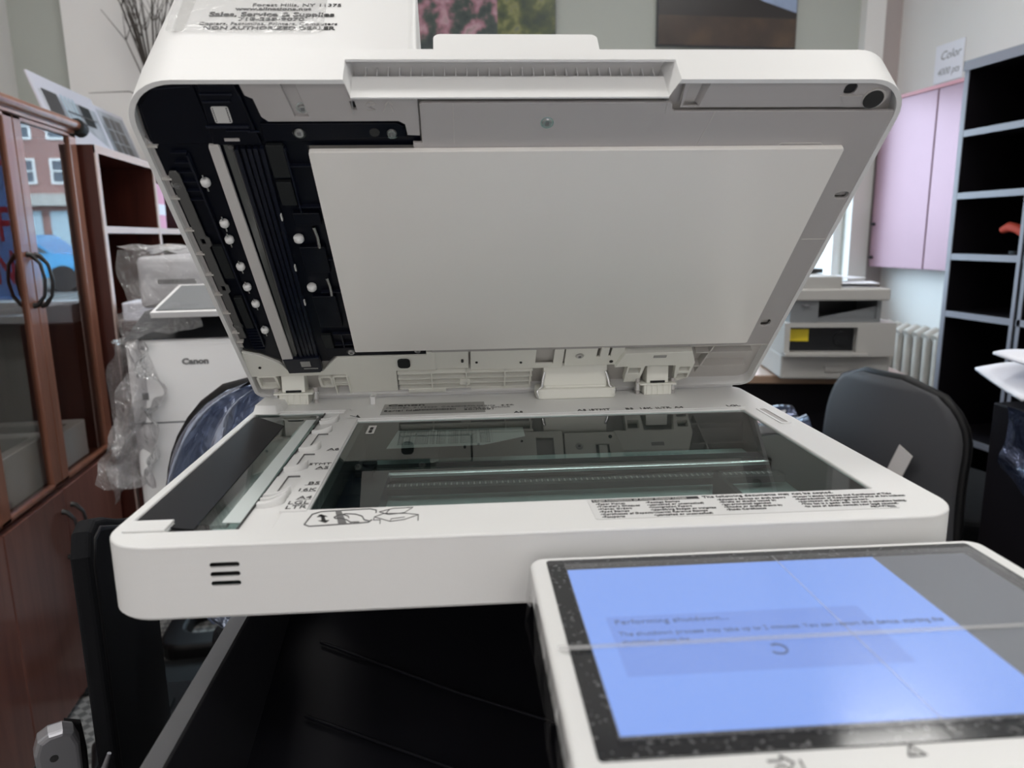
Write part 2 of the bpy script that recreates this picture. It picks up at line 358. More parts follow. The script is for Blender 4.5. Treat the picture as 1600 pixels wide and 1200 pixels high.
# scanner housing: rim, side walls, floor
def housing():
    b = MB(); out = rr(XL, XR, YF, YB, [.030, .030, .02, .02], 10)
    slot_y = [-.0135, -.0175, -.0215]
    feed = [(-.1005, -.2370), (-.0755, -.2370), (-.0755, -.2515), (-.0372, -.2515), (-.0385, .0375), (-.0985, .0300), (-.1005, .0260)]
    main = rr(0, GW, -GD, 0, [.0005, .001, .004, .0005], 4)
    feed = [(-.1005, -.2370), (-.0755, -.2370), (-.0755, -.2515), (-.0160, -.2515), (-.0160, .0375), (-.0985, .0375), (-.1005, .0340)]
    b.plate(out, [feed, main], -.0032, .0, M['white'], .0014)
    # front wall with three vents: boards around them
    n = len(out)
    b2 = MB()
    inner = rr(XL + .003, XR - .003, YF + .003, YB - .003, [.027, .027, .017, .017], 10)
    vx0, vx1 = -.0446, -.0284
    ins = []
    # wall ring split in height bands; the vent bands leave an opening
    def band(z0, z1, open_):
        if not open_:
            nn = len(out); v = [(p[0], p[1], z) for z in (z0, z1) for p in out]
            b.add(v, [(i, (i + 1) % nn, nn + (i + 1) % nn, nn + i) for i in range(nn)], M['white'], True)
        else:
            o2 = list(out); # front edge runs from end of first corner (index 10) to start of second (index 11)
            nn = len(o2); v = [(p[0], p[1], z) for z in (z0, z1) for p in o2]
            f = [(i, (i + 1) % nn, nn + (i + 1) % nn, nn + i) for i in range(nn) if i != 10]
            b.add(v, f, M['white'], True)
            xa, xb = o2[10][0], o2[11][0]
            for xs, xe in ((xa, vx0), (vx1, xb)):
                b.add([(xs, YF, z0), (xe, YF, z0), (xe, YF, z1), (xs, YF, z1)], [(0, 1, 2, 3)], M['white'])
            zm = (z0 + z1) / 2; r = (z1 - z0) / 2
            for xc, sg in ((vx0, 1), (vx1, -1)):     # rounded slot ends
                arc = [(xc + sg * (r - r * math.cos(R(t))), zm + r * math.sin(R(t))) for t in range(-90, 91, 30)]
                for (xa_, za_), (xb_, zb_) in zip(arc[:-1], arc[1:]):
                    b.add([(xc, YF, za_), (xa_, YF, za_), (xb_, YF, zb_), (xc, YF, zb_)], [(0, 1, 2, 3)] if sg > 0 else [(3, 2, 1, 0)], M['white'])
            b.add([(vx0 - .006, YF + .012, z0 - .003), (vx1 + .006, YF + .012, z0 - .003), (vx1 + .006, YF + .012, z1 + .003), (vx0 - .006, YF + .012, z1 + .003)], [(0, 1, 2, 3)], M['ink'])
            for zz in (z0, z1): b.add([(vx0, YF, zz), (vx1, YF, zz), (vx1, YF + .0015, zz), (vx0, YF + .0015, zz)], [(0, 1, 2, 3)], M['white'])
    z = -.0032 + .0012; zs = [(-.0104, -.0133), (-.0159, -.0188), (-.0213, -.0242)]
    cur = -.0016
    for a, c in zs:
        band(a, cur, False); band(c, a, True); cur = c
    band(-.042, cur, False)
    nn = len(out); low = rr(XL + .0018, XR - .0018, YF + .0018, YB - .0018, [.0282, .0282, .0182, .0182], 10)
    b.add([(p[0], p[1], -.042) for p in out] + [(p[0], p[1], -.0439) for p in low], [((i + 1) % nn, i, nn + i, nn + (i + 1) % nn) for i in range(nn)], M['white'], True)
    b.prism(low, -.0439, -.0425, M['white'])
    # dark compartments below the glass
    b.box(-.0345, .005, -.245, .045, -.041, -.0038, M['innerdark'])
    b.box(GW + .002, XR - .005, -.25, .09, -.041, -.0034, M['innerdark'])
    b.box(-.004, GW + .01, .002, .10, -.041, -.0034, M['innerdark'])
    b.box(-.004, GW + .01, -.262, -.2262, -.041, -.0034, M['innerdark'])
    return b
hs = housing().build('scanner_housing', COP, Z0)
# rear deck a little above the rim, and raised sill round the glass
b = MB()
b.box(-.012, GW + .004, .0022, .0042, 0, .0012, M['white'])
b.box(-.0985, -.012, .0385, .0405, 0, .0012, M['white'])
b.build('sill', hs, (0, 0, 0), bevel=.0005)
MB().box(-.10, .385, .0995, .1030, 0, .0070, M['white']).build('rear_light_stop', hs)  # strip added behind the lid to stop light leaking under it
b = MB(); b.prism([(-.0165, -.2290), (-.0005, -.2290), (-.0005, .0035), (-.0165, .046)], 0, .0012, M['white'])
b.build('guide_rail', hs, bevel=.0004)
b = MB(); b.prism([(-.1040, .034), (-.080, .032), (-.077, .046), (-.079, .088), (-.098, .090), (-.105, .080)], 0, .0065, M['white'], top=[(-.1035, .044), (-.084, .042), (-.081, .050), (-.082, .086), (-.097, .088), (-.1035, .078)])
b.build('corner_rest', hs, bevel=.0012)
b = MB(); b.box(-.0995, -.0755, -.2525, -.2368, 0, .0016, M['white']); b.build('corner_tab', hs, bevel=.0005)
b = MB(); b.plate(rr(.3700, .3800, -.0590, -.0005, .003), [rr(.3722, .3778, -.0560, -.004, .002)], 0, .0006, M['white']); b.box(.3722, .3778, -.056, -.004, -.001, .0001, M['tray']); b.build('latch_slot', hs)
# recessed floor of the guide strip
b = MB(); b.box(-.0358, -.0155, -.2520, .0385, -.0042, -.0022, M['white'])
b.build('guide_strip_floor', hs)
# guide claws: curved double fins
def claw(y, w=1.0, dbl=True):
    b = MB()
    for k in range(2 if dbl else 1):
        yy = y - k * .0075
        prof = [(-.0345, 0, .0010), (-.0295, -.0004, .0013), (-.0255, .0010, .0018), (-.0215, .0046, .0026), (-.0190, .0085, .0034)]
        top = [(x, yy + dy, z) for x, dy, z in prof]
        v = []
        for x, y_, z in top:
            v += [(x, y_ - .0018 * w, -.003), (x, y_ + .0018 * w, -.003), (x, y_ + .0014 * w, z), (x, y_ - .0014 * w, z)]
        f = []
        for i in range(len(top) - 1):
            for j in range(4): f.append((4 * i + j, 4 * i + (j + 1) % 4, 4 * i + 4 + (j + 1) % 4, 4 * i + 4 + j))
        f += [(3, 2, 1, 0), (len(v) - 4, len(v) - 3, len(v) - 2, len(v) - 1)]
        b.add(v, f, M['white'], True)
    return b
for y, dbl in ((.006, True), (-.036, False), (-.0885, False), (-.139, False), (-.196, True), (-.2115, False)):
    claw(y, 1.0 if dbl else 1.6, dbl).build('paper_guide_claw', hs, bevel=.0003)
for y0, y1 in ((-.040, -.080), (-.0995, -.132), (-.1535, -.194)):
    b = MB(); b.box(-.0362, -.0285, y1, y0, -.004, -.0012, M['white']); b.box(-.0285, -.0280, y1, y0, -.0030, -.0011, M['greyink']); b.box(-.0285, -.0200, y0 - .0005, y0, -.0030, -.0011, M['greyink']); b.build('guide_ledge', hs)
# marks and lettering
def ptxt(s, x, y, size, m='ink', al='LEFT', sx=1.35, z=.0013, bold=0): b.text(s, size, M[m], frame((x, y, z), (1, 0, 0), (0, 1, 0)), al, sx, bold=bold)
for s, y in (('A6', -.1010), ('STMT', -.1385), ('A5', -.1480), ('B5', -.1820), ('16K', -.1950), ('A4', -.2100), ('LGL', -.2190), ('LTR', -.2270)):
    b = MB(); ptxt(s, -.0012, y + .0010, .0078 if len(s) < 4 else .0066, al='RIGHT', sx=1.0)
    if s not in ('STMT', 'LTR'): b.box(-.0108, -.0012, y - .0002, y + .0002, .0012, .00135, M['ink'])
    b.build('size_mark', hs)
for s, x in (('A5', .1430), ('A5', .2030), ('|STMT', .2140), ('B5', .2490), ('16K', .2620), ('|LTR', .2780), ('A4', .2960), ('LGL', .3470)):
    b = MB(); ptxt(s, x, .0095, .0085, 'ink', sx=.9, z=.0002); b.build('size_mark', hs)
b = MB(); b.prism([(-.012, .0130), (-.0015, .0035), (-.0055, .0150), (-.0060, .0085)], .0012, .0015, M['ink'], TR((.003, 0, 0))); b.build('alignment_arrow', hs)
b = MB(); b.box(.018, .1165, .016, .060, .0001, .0004, M['silverlabel'])
ptxt('Canon', .022, .050, .010, z=.0005, bold=.0002)
ptxt('MODEL  F173000     120-127V   60Hz   6.5A', .021, .0405, .0050, 'greyink', z=.0005)
ptxt('CANON INC.', .074, .0405, .0050, 'greyink', z=.0005)
for i in range(26): b.box(.050 + i * .0015, .0507 + i * .0015 + random.random() * .0004, .0285, .0350, .0004, .00055, M['ink'])
ptxt('Serial No.', .020, .0285, .0062, z=.0005); ptxt('30-M001', .096, .0260, .0062, z=.0005)
ptxt('MADE IN CHINA', .096, .0330, .0045, 'greyink', z=.0005)
b.build('rating_label', hs)
# warning label on the front sill
b = MB(); b.plate(rr(.172, .356, -.2600, -.2268, .002), [], .0001, .0003, M['warnw'])
b.box(.1745, .2420, -.2325, -.2283, .0003, .00045, M['ink'])
ptxt('Legal Limitations of Color Copier Usage', .1752, -.2319, .0036, 'labelw', sx=1.0, z=.0006)
ptxt('The following documents may not be copied.', .2445, -.2320, .0046, sx=1.0, z=.0005)
for x, rows in ((.1760, ['Paper Money', 'Traveler\'s Cheques', 'Money Orders', 'Food Stamps', 'Certificates of Deposit', 'Passports']),
                (.2070, ['Postage Stamps', '(cancelled or uncancelled)', 'Immigration Papers', 'Identifying Badges or Insignias', 'Internal Revenue Stamps', '(cancelled or uncancelled)']),
                (.2520, ['Selective Service or draft papers', 'Drafts or checks issued by', 'governmental agencies', 'Checks or drafts drawn by', 'Stock Certificates']),
                (.3000, ['Motor Vehicle Licenses and Certificates of Title', 'Reproduction of Copyrighted Works of Art without', 'permission of Copyright owners.', 'This list is a guide only and not a complete listing.', 'In case of doubt, consult your legal counsel.'])):
    for i, t in enumerate(rows): ptxt('\u2022' + t, x, -.2372 - i * .0042, .0034, sx=.95, z=.0005)
ptxt('FE2-7973', .3390, -.2580, .0030, sx=1, z=.0005); b.box(.3500, .3540, -.2588, -.2558, .0003, .0005, M['greyink'])
b.build('warning_label', hs)
# cleaning pictogram: outlined hand wiping the strip, open copier beside it
b = MB()
def stroke(pts, r=.00035, cl=False):
    if cl: pts = pts + [pts[0]]
    b.tube([(x, y, .0002) for x, y in pts], r, M['ink'], 4)
stroke([(.0060, -.2530), (.0025, -.2500), (.0040, -.2340), (.0085, -.2300), (.0380, -.2282), (.0420, -.2310), (.0422, -.2350)], .0004)
stroke([(.0060, -.2530), (.0340, -.2510), (.0395, -.2500), (.0410, -.2465)], .0004)
b.prism([(.0170, -.2296), (.0205, -.2293), (.0275, -.2520), (.0225, -.2523)], .0001, .0003, M['greyink'])
stroke([(.0180, -.2400), (.0205, -.2370), (.0240, -.2350), (.0300, -.2362), (.0345, -.2400), (.0365, -.2460), (.0395, -.2480)]); stroke([(.0180, -.2400), (.0190, -.2420), (.0225, -.2425), (.0262, -.2450), (.0290, -.2490), (.0340, -.2490)]); stroke([(.0225, -.2360), (.0262, -.2390), (.0270, -.2420)])
b.prism([(.0080, -.2350), (.0100, -.2385), (.0130, -.2385), (.0100, -.2350)], .0001, .0003, M['ink']); b.prism([(.0100, -.2380), (.0120, -.2380), (.0140, -.2450), (.0115, -.2450)], .0001, .0003, M['ink'])
b.prism([(.0095, -.2445), (.0160, -.2445), (.0145, -.2485)], .0001, .0003, M['ink']); b.prism([(.0075, -.2385), (.0140, -.2385), (.0095, -.2345)], .0001, .0003, M['ink'])
stroke([(.0440, -.2340), (.0520, -.2290), (.0640, -.2285), (.0590, -.2370), (.0500, -.2390), (.0440, -.2340)], .00025); stroke([(.0500, -.2300), (.0480, -.2380)], .00025)
stroke([(.0420, -.2420), (.0470, -.2370), (.0600, -.2380), (.0680, -.2410), (.0600, -.2480), (.0520, -.2500), (.0420, -.2420)], .00025); stroke([(.0680, -.2410), (.0682, -.2500)], .00025); stroke([(.0520, -.2500), (.0522, -.2460), (.0600, -.2440)], .00025); stroke([(.0420, -.2420), (.0420, -.2470), (.0460, -.2470), (.0464, -.2530)], .00025)
b.build('cleaning_pictogram', hs)

# glasses
b = MB(); b.box(0, GW, -GD, 0, -.0031, -.0015, M['glass']); b.build('platen_glass', COP, Z0)
b = MB(); b.prism([(-.1010, -.2520), (-.0362, -.2520), (-.0362, .0380), (-.1010, .0380)], -.0031, -.0015, M['glass']); fg = b.build('feeder_glass', COP, Z0)
b = MB(); b.prism([(-.1000, -.2368), (-.0610, -.2480), (-.0645, -.008), (-.0985, .029), (-.1003, .0255)], -.0014, -.0010, M['mask']); b.build('black_mask', fg)
b = MB(); b.prism([(-.0478, -.2390), (-.0366, -.2400), (-.0398, .010), (-.0486, .010)], -.0014, -.0009, mat('pale_green_glass_strip', (.66, .72, .71), .25, spec=.6)); b.box(-.0364, -.0358, -.2500, .036, -.0028, -.0008, M['ink']); b.build('scan_strip', fg)
# scanner inside
b = MB()
b.prism(rr(-.102, GW + .03, -.266, .095, .026), -.0415, -.0395, M['innergrey'])
ins = b.build('scanner_floor', COP, Z0)
b = MB()
for y, z in ((-.0795, -.0275),): b.cyl((.012, y, z), (.352, y, z), .0022, M['steel'])
b.build('guide_rod', ins)
b = MB(); b.box(.004, .352, -.1120, -.0980, -.034, -.0285, M['innerdark'])
for i in range(150): b.box(.008 + i * .00225, .0093 + i * .00225, -.1060, -.1010, -.0285, -.0280, M['greyink'] if i % 2 else M['tray'])
b.build('drive_belt', ins)
b = MB(); b.box(.002, .356, -.0750, -.0450, -.0345, -.0290, M['innerdark']); b.box(.010, .348, -.0640, -.0600, -.0290, -.0280, M['greyglass']); b.build('scan_carriage', ins)
b = MB(); b.box(.003, .035, -.220, -.085, -.039, -.022, M['navy2']); b.box(.010, .024, -.100, -.070, -.030, -.016, M['black']); b.cyl((.020, -.086, -.018), (.020, -.086, -.014), .006, M['pad']); b.build('carriage_end_block', ins)
b = MB(); b.box(.290, .294, -.222, -.12, -.039, -.020, M['ink']); b.cyl((.278, -.208, -.034), (.278, -.208, -.028), .008, M['innerdark']); b.cyl((.300, -.190, -.036), (.300, -.190, -.026), .006, M['innerdark']); b.build('pulley_bracket', ins)
b = MB(); b.plate(rr(.012, .019, -.045, -.018, .0006), [], -.0012, -.0009, M['labelw']); b.text('0E04 1820', .0042, M['ink'], frame((.0170, -.043, -.0007), (0, 1, 0), (-1, 0, 0))); b.build('serial_sticker', ins)
# printed sheet modelled below the glass in place of a reflection
b = MB(); TS = TR((0, 0, -.010)) @ Matrix.Rotation(R(3), 4, 'X'); b.prism([(.030, -.052), (.112, -.050), (.150, -.030), (.150, -.004), (.036, -.004)], -.0004, 0, M['silverlabel'], TS)
for i in range(9): b.text('DO NOT EXPOSE TO BEAM  LASER CAUTION  CLASS 1', .0034, M['greyink'], TS @ TR((.038, -.0105 - i * .0042, .0002)))
b.build('sheet_reflection', ins)
b = MB()
for xx in (-.095, -.080, -.070): b.cyl((xx, -.19, -.036), (xx, -.19, -.024), .008, M['pad'])
b.box(-.062, -.052, -.22, -.02, -.020, -.010, M['tray']); b.box(-.0600, -.0370, -.25, .035, -.0160, -.0120, M['innergrey']); b.build('feeder_scan_frame', ins)

# main body under the scanner: output tray bay
b = MB()
xo, xi = -.0970, -.0845
b.box(xo, xi, -.34, .30, .0, .858, M['traywall']); b.box(xo - .0003, xi + .0003, -.34, .30, .858, .862, M['traytop'])
b.build('side_wall', COP)
b = MB(); b.box(xi, .386, .085, .30, .0, .955, M['traydark']); b.box(.355, .390, -.28, .30, 0, .955, M['traydark']); b.box(xi, .355, -.34, .085, 0, .70, M['traydark'])
b.prism([(-.340, .70), (.085, .70), (.085, .80)], xi, .355, M['traydark'], Matrix(((0, 0, 1, 0), (1, 0, 0, 0), (0, 1, 0, 0), (0, 0, 0, 1))))
b.box(.335, .395, -.46, -.28, 0, .945, M['white'])
body = b.build('main_body', COP)
for (xa, ya), (xb, yb) in (((-.046, -.088), (.125, -.166)), ((-.047, -.004), (.084, -.072))):
    za = .70 + .1 * (ya + .34) / .425 + .004; zb = .70 + .1 * (yb + .34) / .425 + .004
    MB().tube([(xa, ya, za), (xb, yb, zb), (xb + .10, yb - .045, zb - .01)], .0016, M['traydark'], 6).build('tray_rib', body)

# ------------------------------------------------------------------ raised lid: (x, -v, n), pivot line behind the glass
TH = R(44.88)
LOC = (0, .0977, 1.0)
def L(x, v, n=0): return (x, -v, n)
def Lp(pts): return [(x, -v) for x, v in pts]
LX0, LX1, LV = -.1150, .4020, .3690
b = MB()
outl = rr(LX0, LX1, -LV, -.004, [.036, .030, .012, .012], 10)
nl = len(outl); ins1 = rr(LX0 + .0022, LX1 - .0022, -LV + .0022, -.0062, [.034, .028, .010, .010], 10)
inl = rr(LX0 + .0035, LX1 - .0035, -LV + .0030, -.0070, [.033, .027, .010, .010], 10)
NX0, NX1, OPN = .0265, .2430, .0215
def wall_ring(z0, z1, skip=False):
    v = [(p[0], p[1], z) for z in (z0, z1) for p in outl]
    b.add(v, [(i, (i + 1) % nl, nl + (i + 1) % nl, nl + i) for i in range(nl) if not (skip and i == 10)], M['white'], True)
    if skip:
        for xa_, xb_ in ((outl[10][0], NX0), (NX1, outl[11][0])): b.add([(xa_, -LV, z0), (xb_, -LV, z0), (xb_, -LV, z1), (xa_, -LV, z1)], [(0, 1, 2, 3)], M['white'])
wall_ring(0, OPN, True); wall_ring(OPN, .0330)
b.add([(p[0], p[1], .0330) for p in outl] + [(p[0], p[1], .0350) for p in ins1], [(i, (i + 1) % nl, nl + (i + 1) % nl, nl + i) for i in range(nl)], M['white'], True)
b.add([(p[0], p[1], .0350) for p in ins1], [list(range(nl))], M['white'])
ringv = [(p[0], p[1], 0) for p in outl] + [(p[0], p[1], 0) for p in inl]
b.add(ringv, [(nl + i, nl + (i + 1) % nl, (i + 1) % nl, i) for i in range(nl) if i != 10], M['white'])
b.add([(p[0], p[1], z) for z in (0, .0100) for p in inl], [(i, nl + i, nl + (i + 1) % nl, (i + 1) % nl) for i in range(nl) if i != 10], M['white'], True)
yi = -LV + .0030
for xa_, xb_, xc_, xd_ in ((outl[10][0], NX0, NX0 + .0007, inl[10][0]), (NX1, outl[11][0], inl[11][0], NX1 - .0013)):
    b.add([(xa_, -LV, 0), (xb_, -LV, 0), (xc_, yi, 0), (xd_, yi, 0)], [(3, 2, 1, 0)], M['white'])
    b.add([(xc_, yi, 0), (xd_, yi, 0), (xd_, yi, .01), (xc_, yi, .01)], [(0, 1, 2, 3)], M['white'])
# grip: slanted cheeks, bright inner wall, cavity above it
g0, g1 = NX0 + .0030, NX1 - .0055; WV = -LV + .0125
for xa_, xb_, fl in ((NX0, g0, False), (NX1, g1, True)):
    q = [(xa_, -LV, 0), (xb_, WV, 0), (xb_, WV, .0335), (xa_, -LV, .0335)]; b.add(q, [(3, 2, 1, 0) if not fl else (0, 1, 2, 3)], M['white'])
    b.add([(xb_, WV, 0), (xb_, WV + .014, 0), (xb_, WV + .014, .0335), (xb_, WV, .0335)], [(3, 2, 1, 0) if not fl else (0, 1, 2, 3)], M['white'])
b.box(g0, g1, WV, WV + .0012, -.0004, .0225, M['white'])
b.box(g0, g1, WV, WV + .0130, .0215, .0225, M['white']); b.box(g0, g1, WV + .0120, WV + .0130, .0225, .0335, M['white']); b.box(NX0, NX1, -LV + .0016, WV + .013, .0325, .0335, M['white'])
b.box(NX0 - .001, NX1 + .001, -LV + .0003, -LV + .0016, OPN, .0330, M['white'])
# feeder hump on the left
hump = rr(LX0, .0720, -LV, -.012, [.036, .006, .012, .012], 10)
hump2 = rr(LX0 + .006, .0705, -LV + .001, -.016, [.033, .006, .012, .012], 10)
b.prism(hump, .0328, .1250, M['white'], smooth=True, top=hump2)
LID = b.build('scanner_lid', COP, LOC, (-TH, 0, 0))
def sub(b, name, **k): return b.build(name, LID, **k)
b = MB()
for i in range(27): x = .0375 + i * .00745; b.box(x, x + .0007, WV + .0004, WV + .0122, .0222, .0328, M['white'])
sub(b, 'grip_rib')
b = MB(); b.plate(rr(.0820, .1945, -.3660, -.290, .004), [], .0348, .0375, M['white'], .0008)
T_ = Matrix.Translation((0, -.3640, .0350)) @ Matrix.Rotation(R(-14), 4, 'X') @ Matrix.Translation((0, .3640, -.0350))
b2 = MB(); b2.plate(rr(.0824, .1980, .0340, .0722, [0, 0, .005, .005]), [], .3540, .3560, M['white'], .0006, T=Matrix(((1, 0, 0, 0), (0, 0, -1, 0), (0, 1, 0, 0), (0, 0, 0, 1)))); b2.box(.0860, .1940, -.3545, -.27, .066, .0695, M['white']); sub(b2, 'paper_stop_flap')
# dealer sticker under the clear cover on the hump front
fr = lambda x, n, d=.0003: frame((x, -LV - d, n), (1, 0, 0), (0, .002, 1))
b = MB(); b.plate(rr(-.0880, .0210, 0, .062, .003), [], 0, .0002, M['labelw'], T=frame((0, -LV + .0006, .0530), (1, 0, 0), (0, .010, 1)))
tt = lambda s, x, n, size, al='CENTER', sx=1.3, m='ink', sh=0, bold=.00012: b.text(s, size, M[m], frame((x, -LV - .0002 + (n - .053) * .010, n), (1, 0, 0), (0, .010, 1)), al, sx, bold=bold, shear=sh)
tt('NON AUTHORIZED DEALER', -.0255, .0548, .0052); tt('Copiers, Facsimiles, Printers, Computers', -.0265, .0602, .0044, sx=1.25, bold=0)
tt('718-268-9070', -.0255, .0655, .0052, sx=1.5); tt('Sales, Service & Supplies', -.0255, .0708, .0068, sx=1.25, bold=.0002)
tt('www.allnations.net', -.0255, .0785, .0044, sx=1.5); tt('Forest Hills, NY 11375', -.010, .0832, .0050, sx=1.3, bold=0)
sub(b, 'dealer_sticker')
b = MB(); b.plate(rr(-.0920, .0100, 0, .066, .004), [], 0, .0003, M['film'], T=frame((0, -LV - .0006, .0505), (1, 0, 0), (0, .010, 1))); sub(b, 'sticker_film')

# underside floor plates
b = MB(); b.prism(inl[:11] + [(NX0 - .001, yi), (NX0 - .001, WV + .0012), (NX1 + .001, WV + .0012), (NX1 + .001, yi)] + inl[11:], .0100, .0120, M['cream'])
sub(b, 'inner_floor')
# cream cover plate along the front edge, left
pl = [(-.0395, .3664), (-.0375, .3560), (-.0330, .3535), (-.0310, .3400), (-.0270, .3362), (.0585, .3362), (.0625, .3335), (.0635, .3250), (.0720, .3245), (.0720, .3540), (.0290, .3540), (.0262, .3664)]
strip1 = [(-.0140, .3660), (-.0050, .3660), (.0002, .3400), (-.0090, .3400)]
strip2 = [(.0580, .3535), (.0650, .3535), (.0655, .3400), (.0590, .3400)]
b = MB(); b.plate(Lp(pl), [Lp(strip1), Lp([(.0280, .3515), (.0312, .3515), (.0322, .3450), (.0290, .3450)])], .0025, .0060, M['tray'], .0004)
b.box(.0280, .0325, -.3515, -.345, .0055, .006, M['ink'])
fp = sub(b, 'front_cover_plate')
b = MB(); b.prism(Lp(strip1), .0050, .0058, M['tray']); b.build('screw_recess', LID)
b = MB(); b.tube([L(.0385, .3490, .0022), L(.0400, .3512, .0022), L(.0435, .3512, .0022), L(.0448, .3500, .0022), L(.0400, .3478, .0022), L(.0440, .3455, .0022), L(.0405, .3445, .0022), L(.0385, .3452, .0022)], .0004, M['cream'], 5); b.tube([L(.0490, .3440, .0022), L(.0530, .3515, .0022), L(.0560, .3440, .0022)], .0004, M['cream'], 5); b.tube([L(.0505, .3490, .0022), L(.0530, .3515, .0022), L(.0555, .3490, .0022)], .0004, M['cream'], 5)
sub(b, 'moulded_mark')
b = MB(); b.plate(Lp([(.0655, .3535), (.0720, .3535), (.0725, .3245), (.0660, .3260)]), [], .0048, .0058, M['cream']); sub(b, 'gap_strip')
# right front strip with handle pocket and corner
pr = [(.2470, .3664), (.3740, .3664), (.3905, .3610), (.3840, .3462), (.2475, .3462)]
b = MB(); b.plate(Lp(pr), [Lp([(.2505, .3655), (.2640, .3655), (.2600, .3475), (.2490, .3475)]), rr(.3560, .3645, -.3640, -.3560, .003)], .0022, .0040, M['tray'], .0004)
b.box(.2480, .2660, -.3660, -.3470, .0078, .0088, M['cream']); b.add([L(.2600, .3475, .002), L(.2640, .3655, .002), L(.2610, .3655, .0085), L(.2580, .3475, .0085)], [(0, 1, 2, 3)], M['tray'])
sub(b, 'front_strip')
b = MB(); b.plate(rr(.3560, .3645, -.3640, -.3560, .003), [], .0040, .0052, M['black']); sub(b, 'black_opening')
b = MB()
for k in range(1): b.add([L(.3560, .3550, .0018), L(.3900, .3560, .0018), L(.3840, .3465, .0018), L(.3610, .3465, .0018)], [(0, 1, 2, 3)], M['tray'])
b.prism(Lp([(.3545, .3556), (.3700, .3556), (.3700, .3552), (.3548, .3552)]), .0012, .002, M['cream'])
sub(b, 'corner_bracket')
b = MB(); b.cyl(L(.3790, .3535, .0030), L(.3790, .3535, .0008), .0078, M['cream'], 32); b.cyl(L(.3785, .3532, .0020), L(.3785, .3532, .0002), .0068, M['ink'], 32); sub(b, 'rubber_foot')
# tray panel that carries the pressure plate
tp = [(.0731, .3200), (.0731, .3500), (.0745, .3514), (.2400, .3514), (.2412, .3500), (.2420, .3460), (.2440, .3442), (.3975, .3442), (.3990, .3428), (.3990, .0750), (.0670, .0750), (.0670, .3200)]
b = MB(); b.plate(Lp(tp), [[(p[0], p[1]) for p in rr(.3870, .3978, -.2715, -.2650, .003)], [(p[0], p[1]) for p in rr(.3800, .3890, -.1150, -.1050, .004)]], .0008, .0032, M['tray'], .0005)
b.box(.3865, .398, -.2720, -.2640, .0058, .0066, M['cream']); b.box(.3795, .3895, -.1155, -.1045, .0058, .0066, M['cream'])
TP = sub(b, 'plate_carrier')
for pts_, r_ in (((( .0950, .3512), (.0950, .3190)), .00035), (((.2720, .3440), (.2660, .3160)), .00035), (((.3780, .2210), (.3985, .2210)), .0005), (((.3250, .3160), (.3270, .3178), (.3560, .3178), (.3580, .3160)), .0005)):
    b = MB(); b.tube([L(x_, v_, .0007) for x_, v_ in pts_], r_, M['cream'], 4); sub(b, 'moulding_line')
# white pressure plate
b = MB(); b.plate(rr(-.0044, .3731, -.3158, -.0843, .0015), [], -.0035, -.0028, M['plate'], .0002); b.plate(rr(-.0044, .3731, -.3160, -.0841, .0015), [], -.0028, .0006, M['plateedge'], .0003)
sub(b, 'pressure_plate')

# ---- black feeder zone on the left
bz = [(-.1095, .0820), (-.1095, .3300), (-.1075, .3480), (-.0985, .3600), (-.0850, .3655), (-.0400, .3660), (-.0385, .3560), (-.0345, .3525), (-.0320, .3390), (-.0280, .3352), (.0575, .3352), (.0615, .3320), (.0630, .3240), (.0720, .3230), (.0720, .3150), (-.0060, .3150), (-.0040, .0840), (.0614, .0840), (.0614, .0700), (-.0250, .0700), (-.0330, .0600), (-.0400, .0600), (-.0430, .0500), (-.0740, .0490), (-.0790, .0640), (-.0950, .0760)]
b = MB(); b.prism(Lp(bz), .0050, .0095, M['navy']); FZ = sub(b, 'feeder_frame')
b = MB(); b.plate(Lp([(-.1080, .3180), (-.1060, .3470), (-.0970, .3585), (-.0840, .3635), (-.0680, .3640), (-.0660, .3180)]), [], .0034, .0052, M['navy'], .0006); b.prism(Lp([(-.1020, .3600), (-.0700, .3625), (-.0700, .3618), (-.1010, .3592)]), .0030, .0036, M['navy2']); sub(b, 'corner_cover')
b = MB(); b.plate(Lp([(-.0650, .3640), (-.0420, .3640), (-.0400, .3560), (-.0370, .3300), (-.0350, .3180), (-.0680, .3180), (-.0660, .3450)]), [], .0018, .0050, M['navy'], .0012)
b.box(-.0650, -.0450, -.3585, -.3572, .0006, .0020, M['navy2']); b.box(-.0650, -.0470, -.3530, -.3515, .0008, .0020, M['navy2']); b.box(-.0680, -.0400, -.3345, -.3325, .0002, .0022, M['navy2']); b.box(-.0560, -.0400, -.3310, -.3300, .0004, .0022, M['navy2']); b.box(-.0420, -.0340, -.3300, -.3290, .0004, .0022, M['navy2'])
sub(b, 'hinged_end_cover', bevel=.0004)
b = MB(); b.plate(rr(-.0608, -.0498, -.3490, -.3364, .0015), [], .0010, .0014, M['labelw'])
for k in range(7): b.box(-.0600, -.0594, -.3375 - .0016 * k - .0009, -.3375 - .0016 * k, .0008, .0010, M['ink']); b.box(-.0514, -.0506, -.3375 - .0016 * k - .0010, -.3375 - .0016 * k, .0008, .0010, M['ink'])
sub(b, 'code_label')
b = MB(); b.plate(Lp([(-.0710, .3170), (-.0705, .3190), (-.0645, .3190), (-.0638, .3170), (-.0655, .0640), (-.0665, .0628), (-.0750, .0628), (-.0758, .0640)]), [], .0004, .0030, M['scanwhite'], .0003); sub(b, 'white_reference_bar')
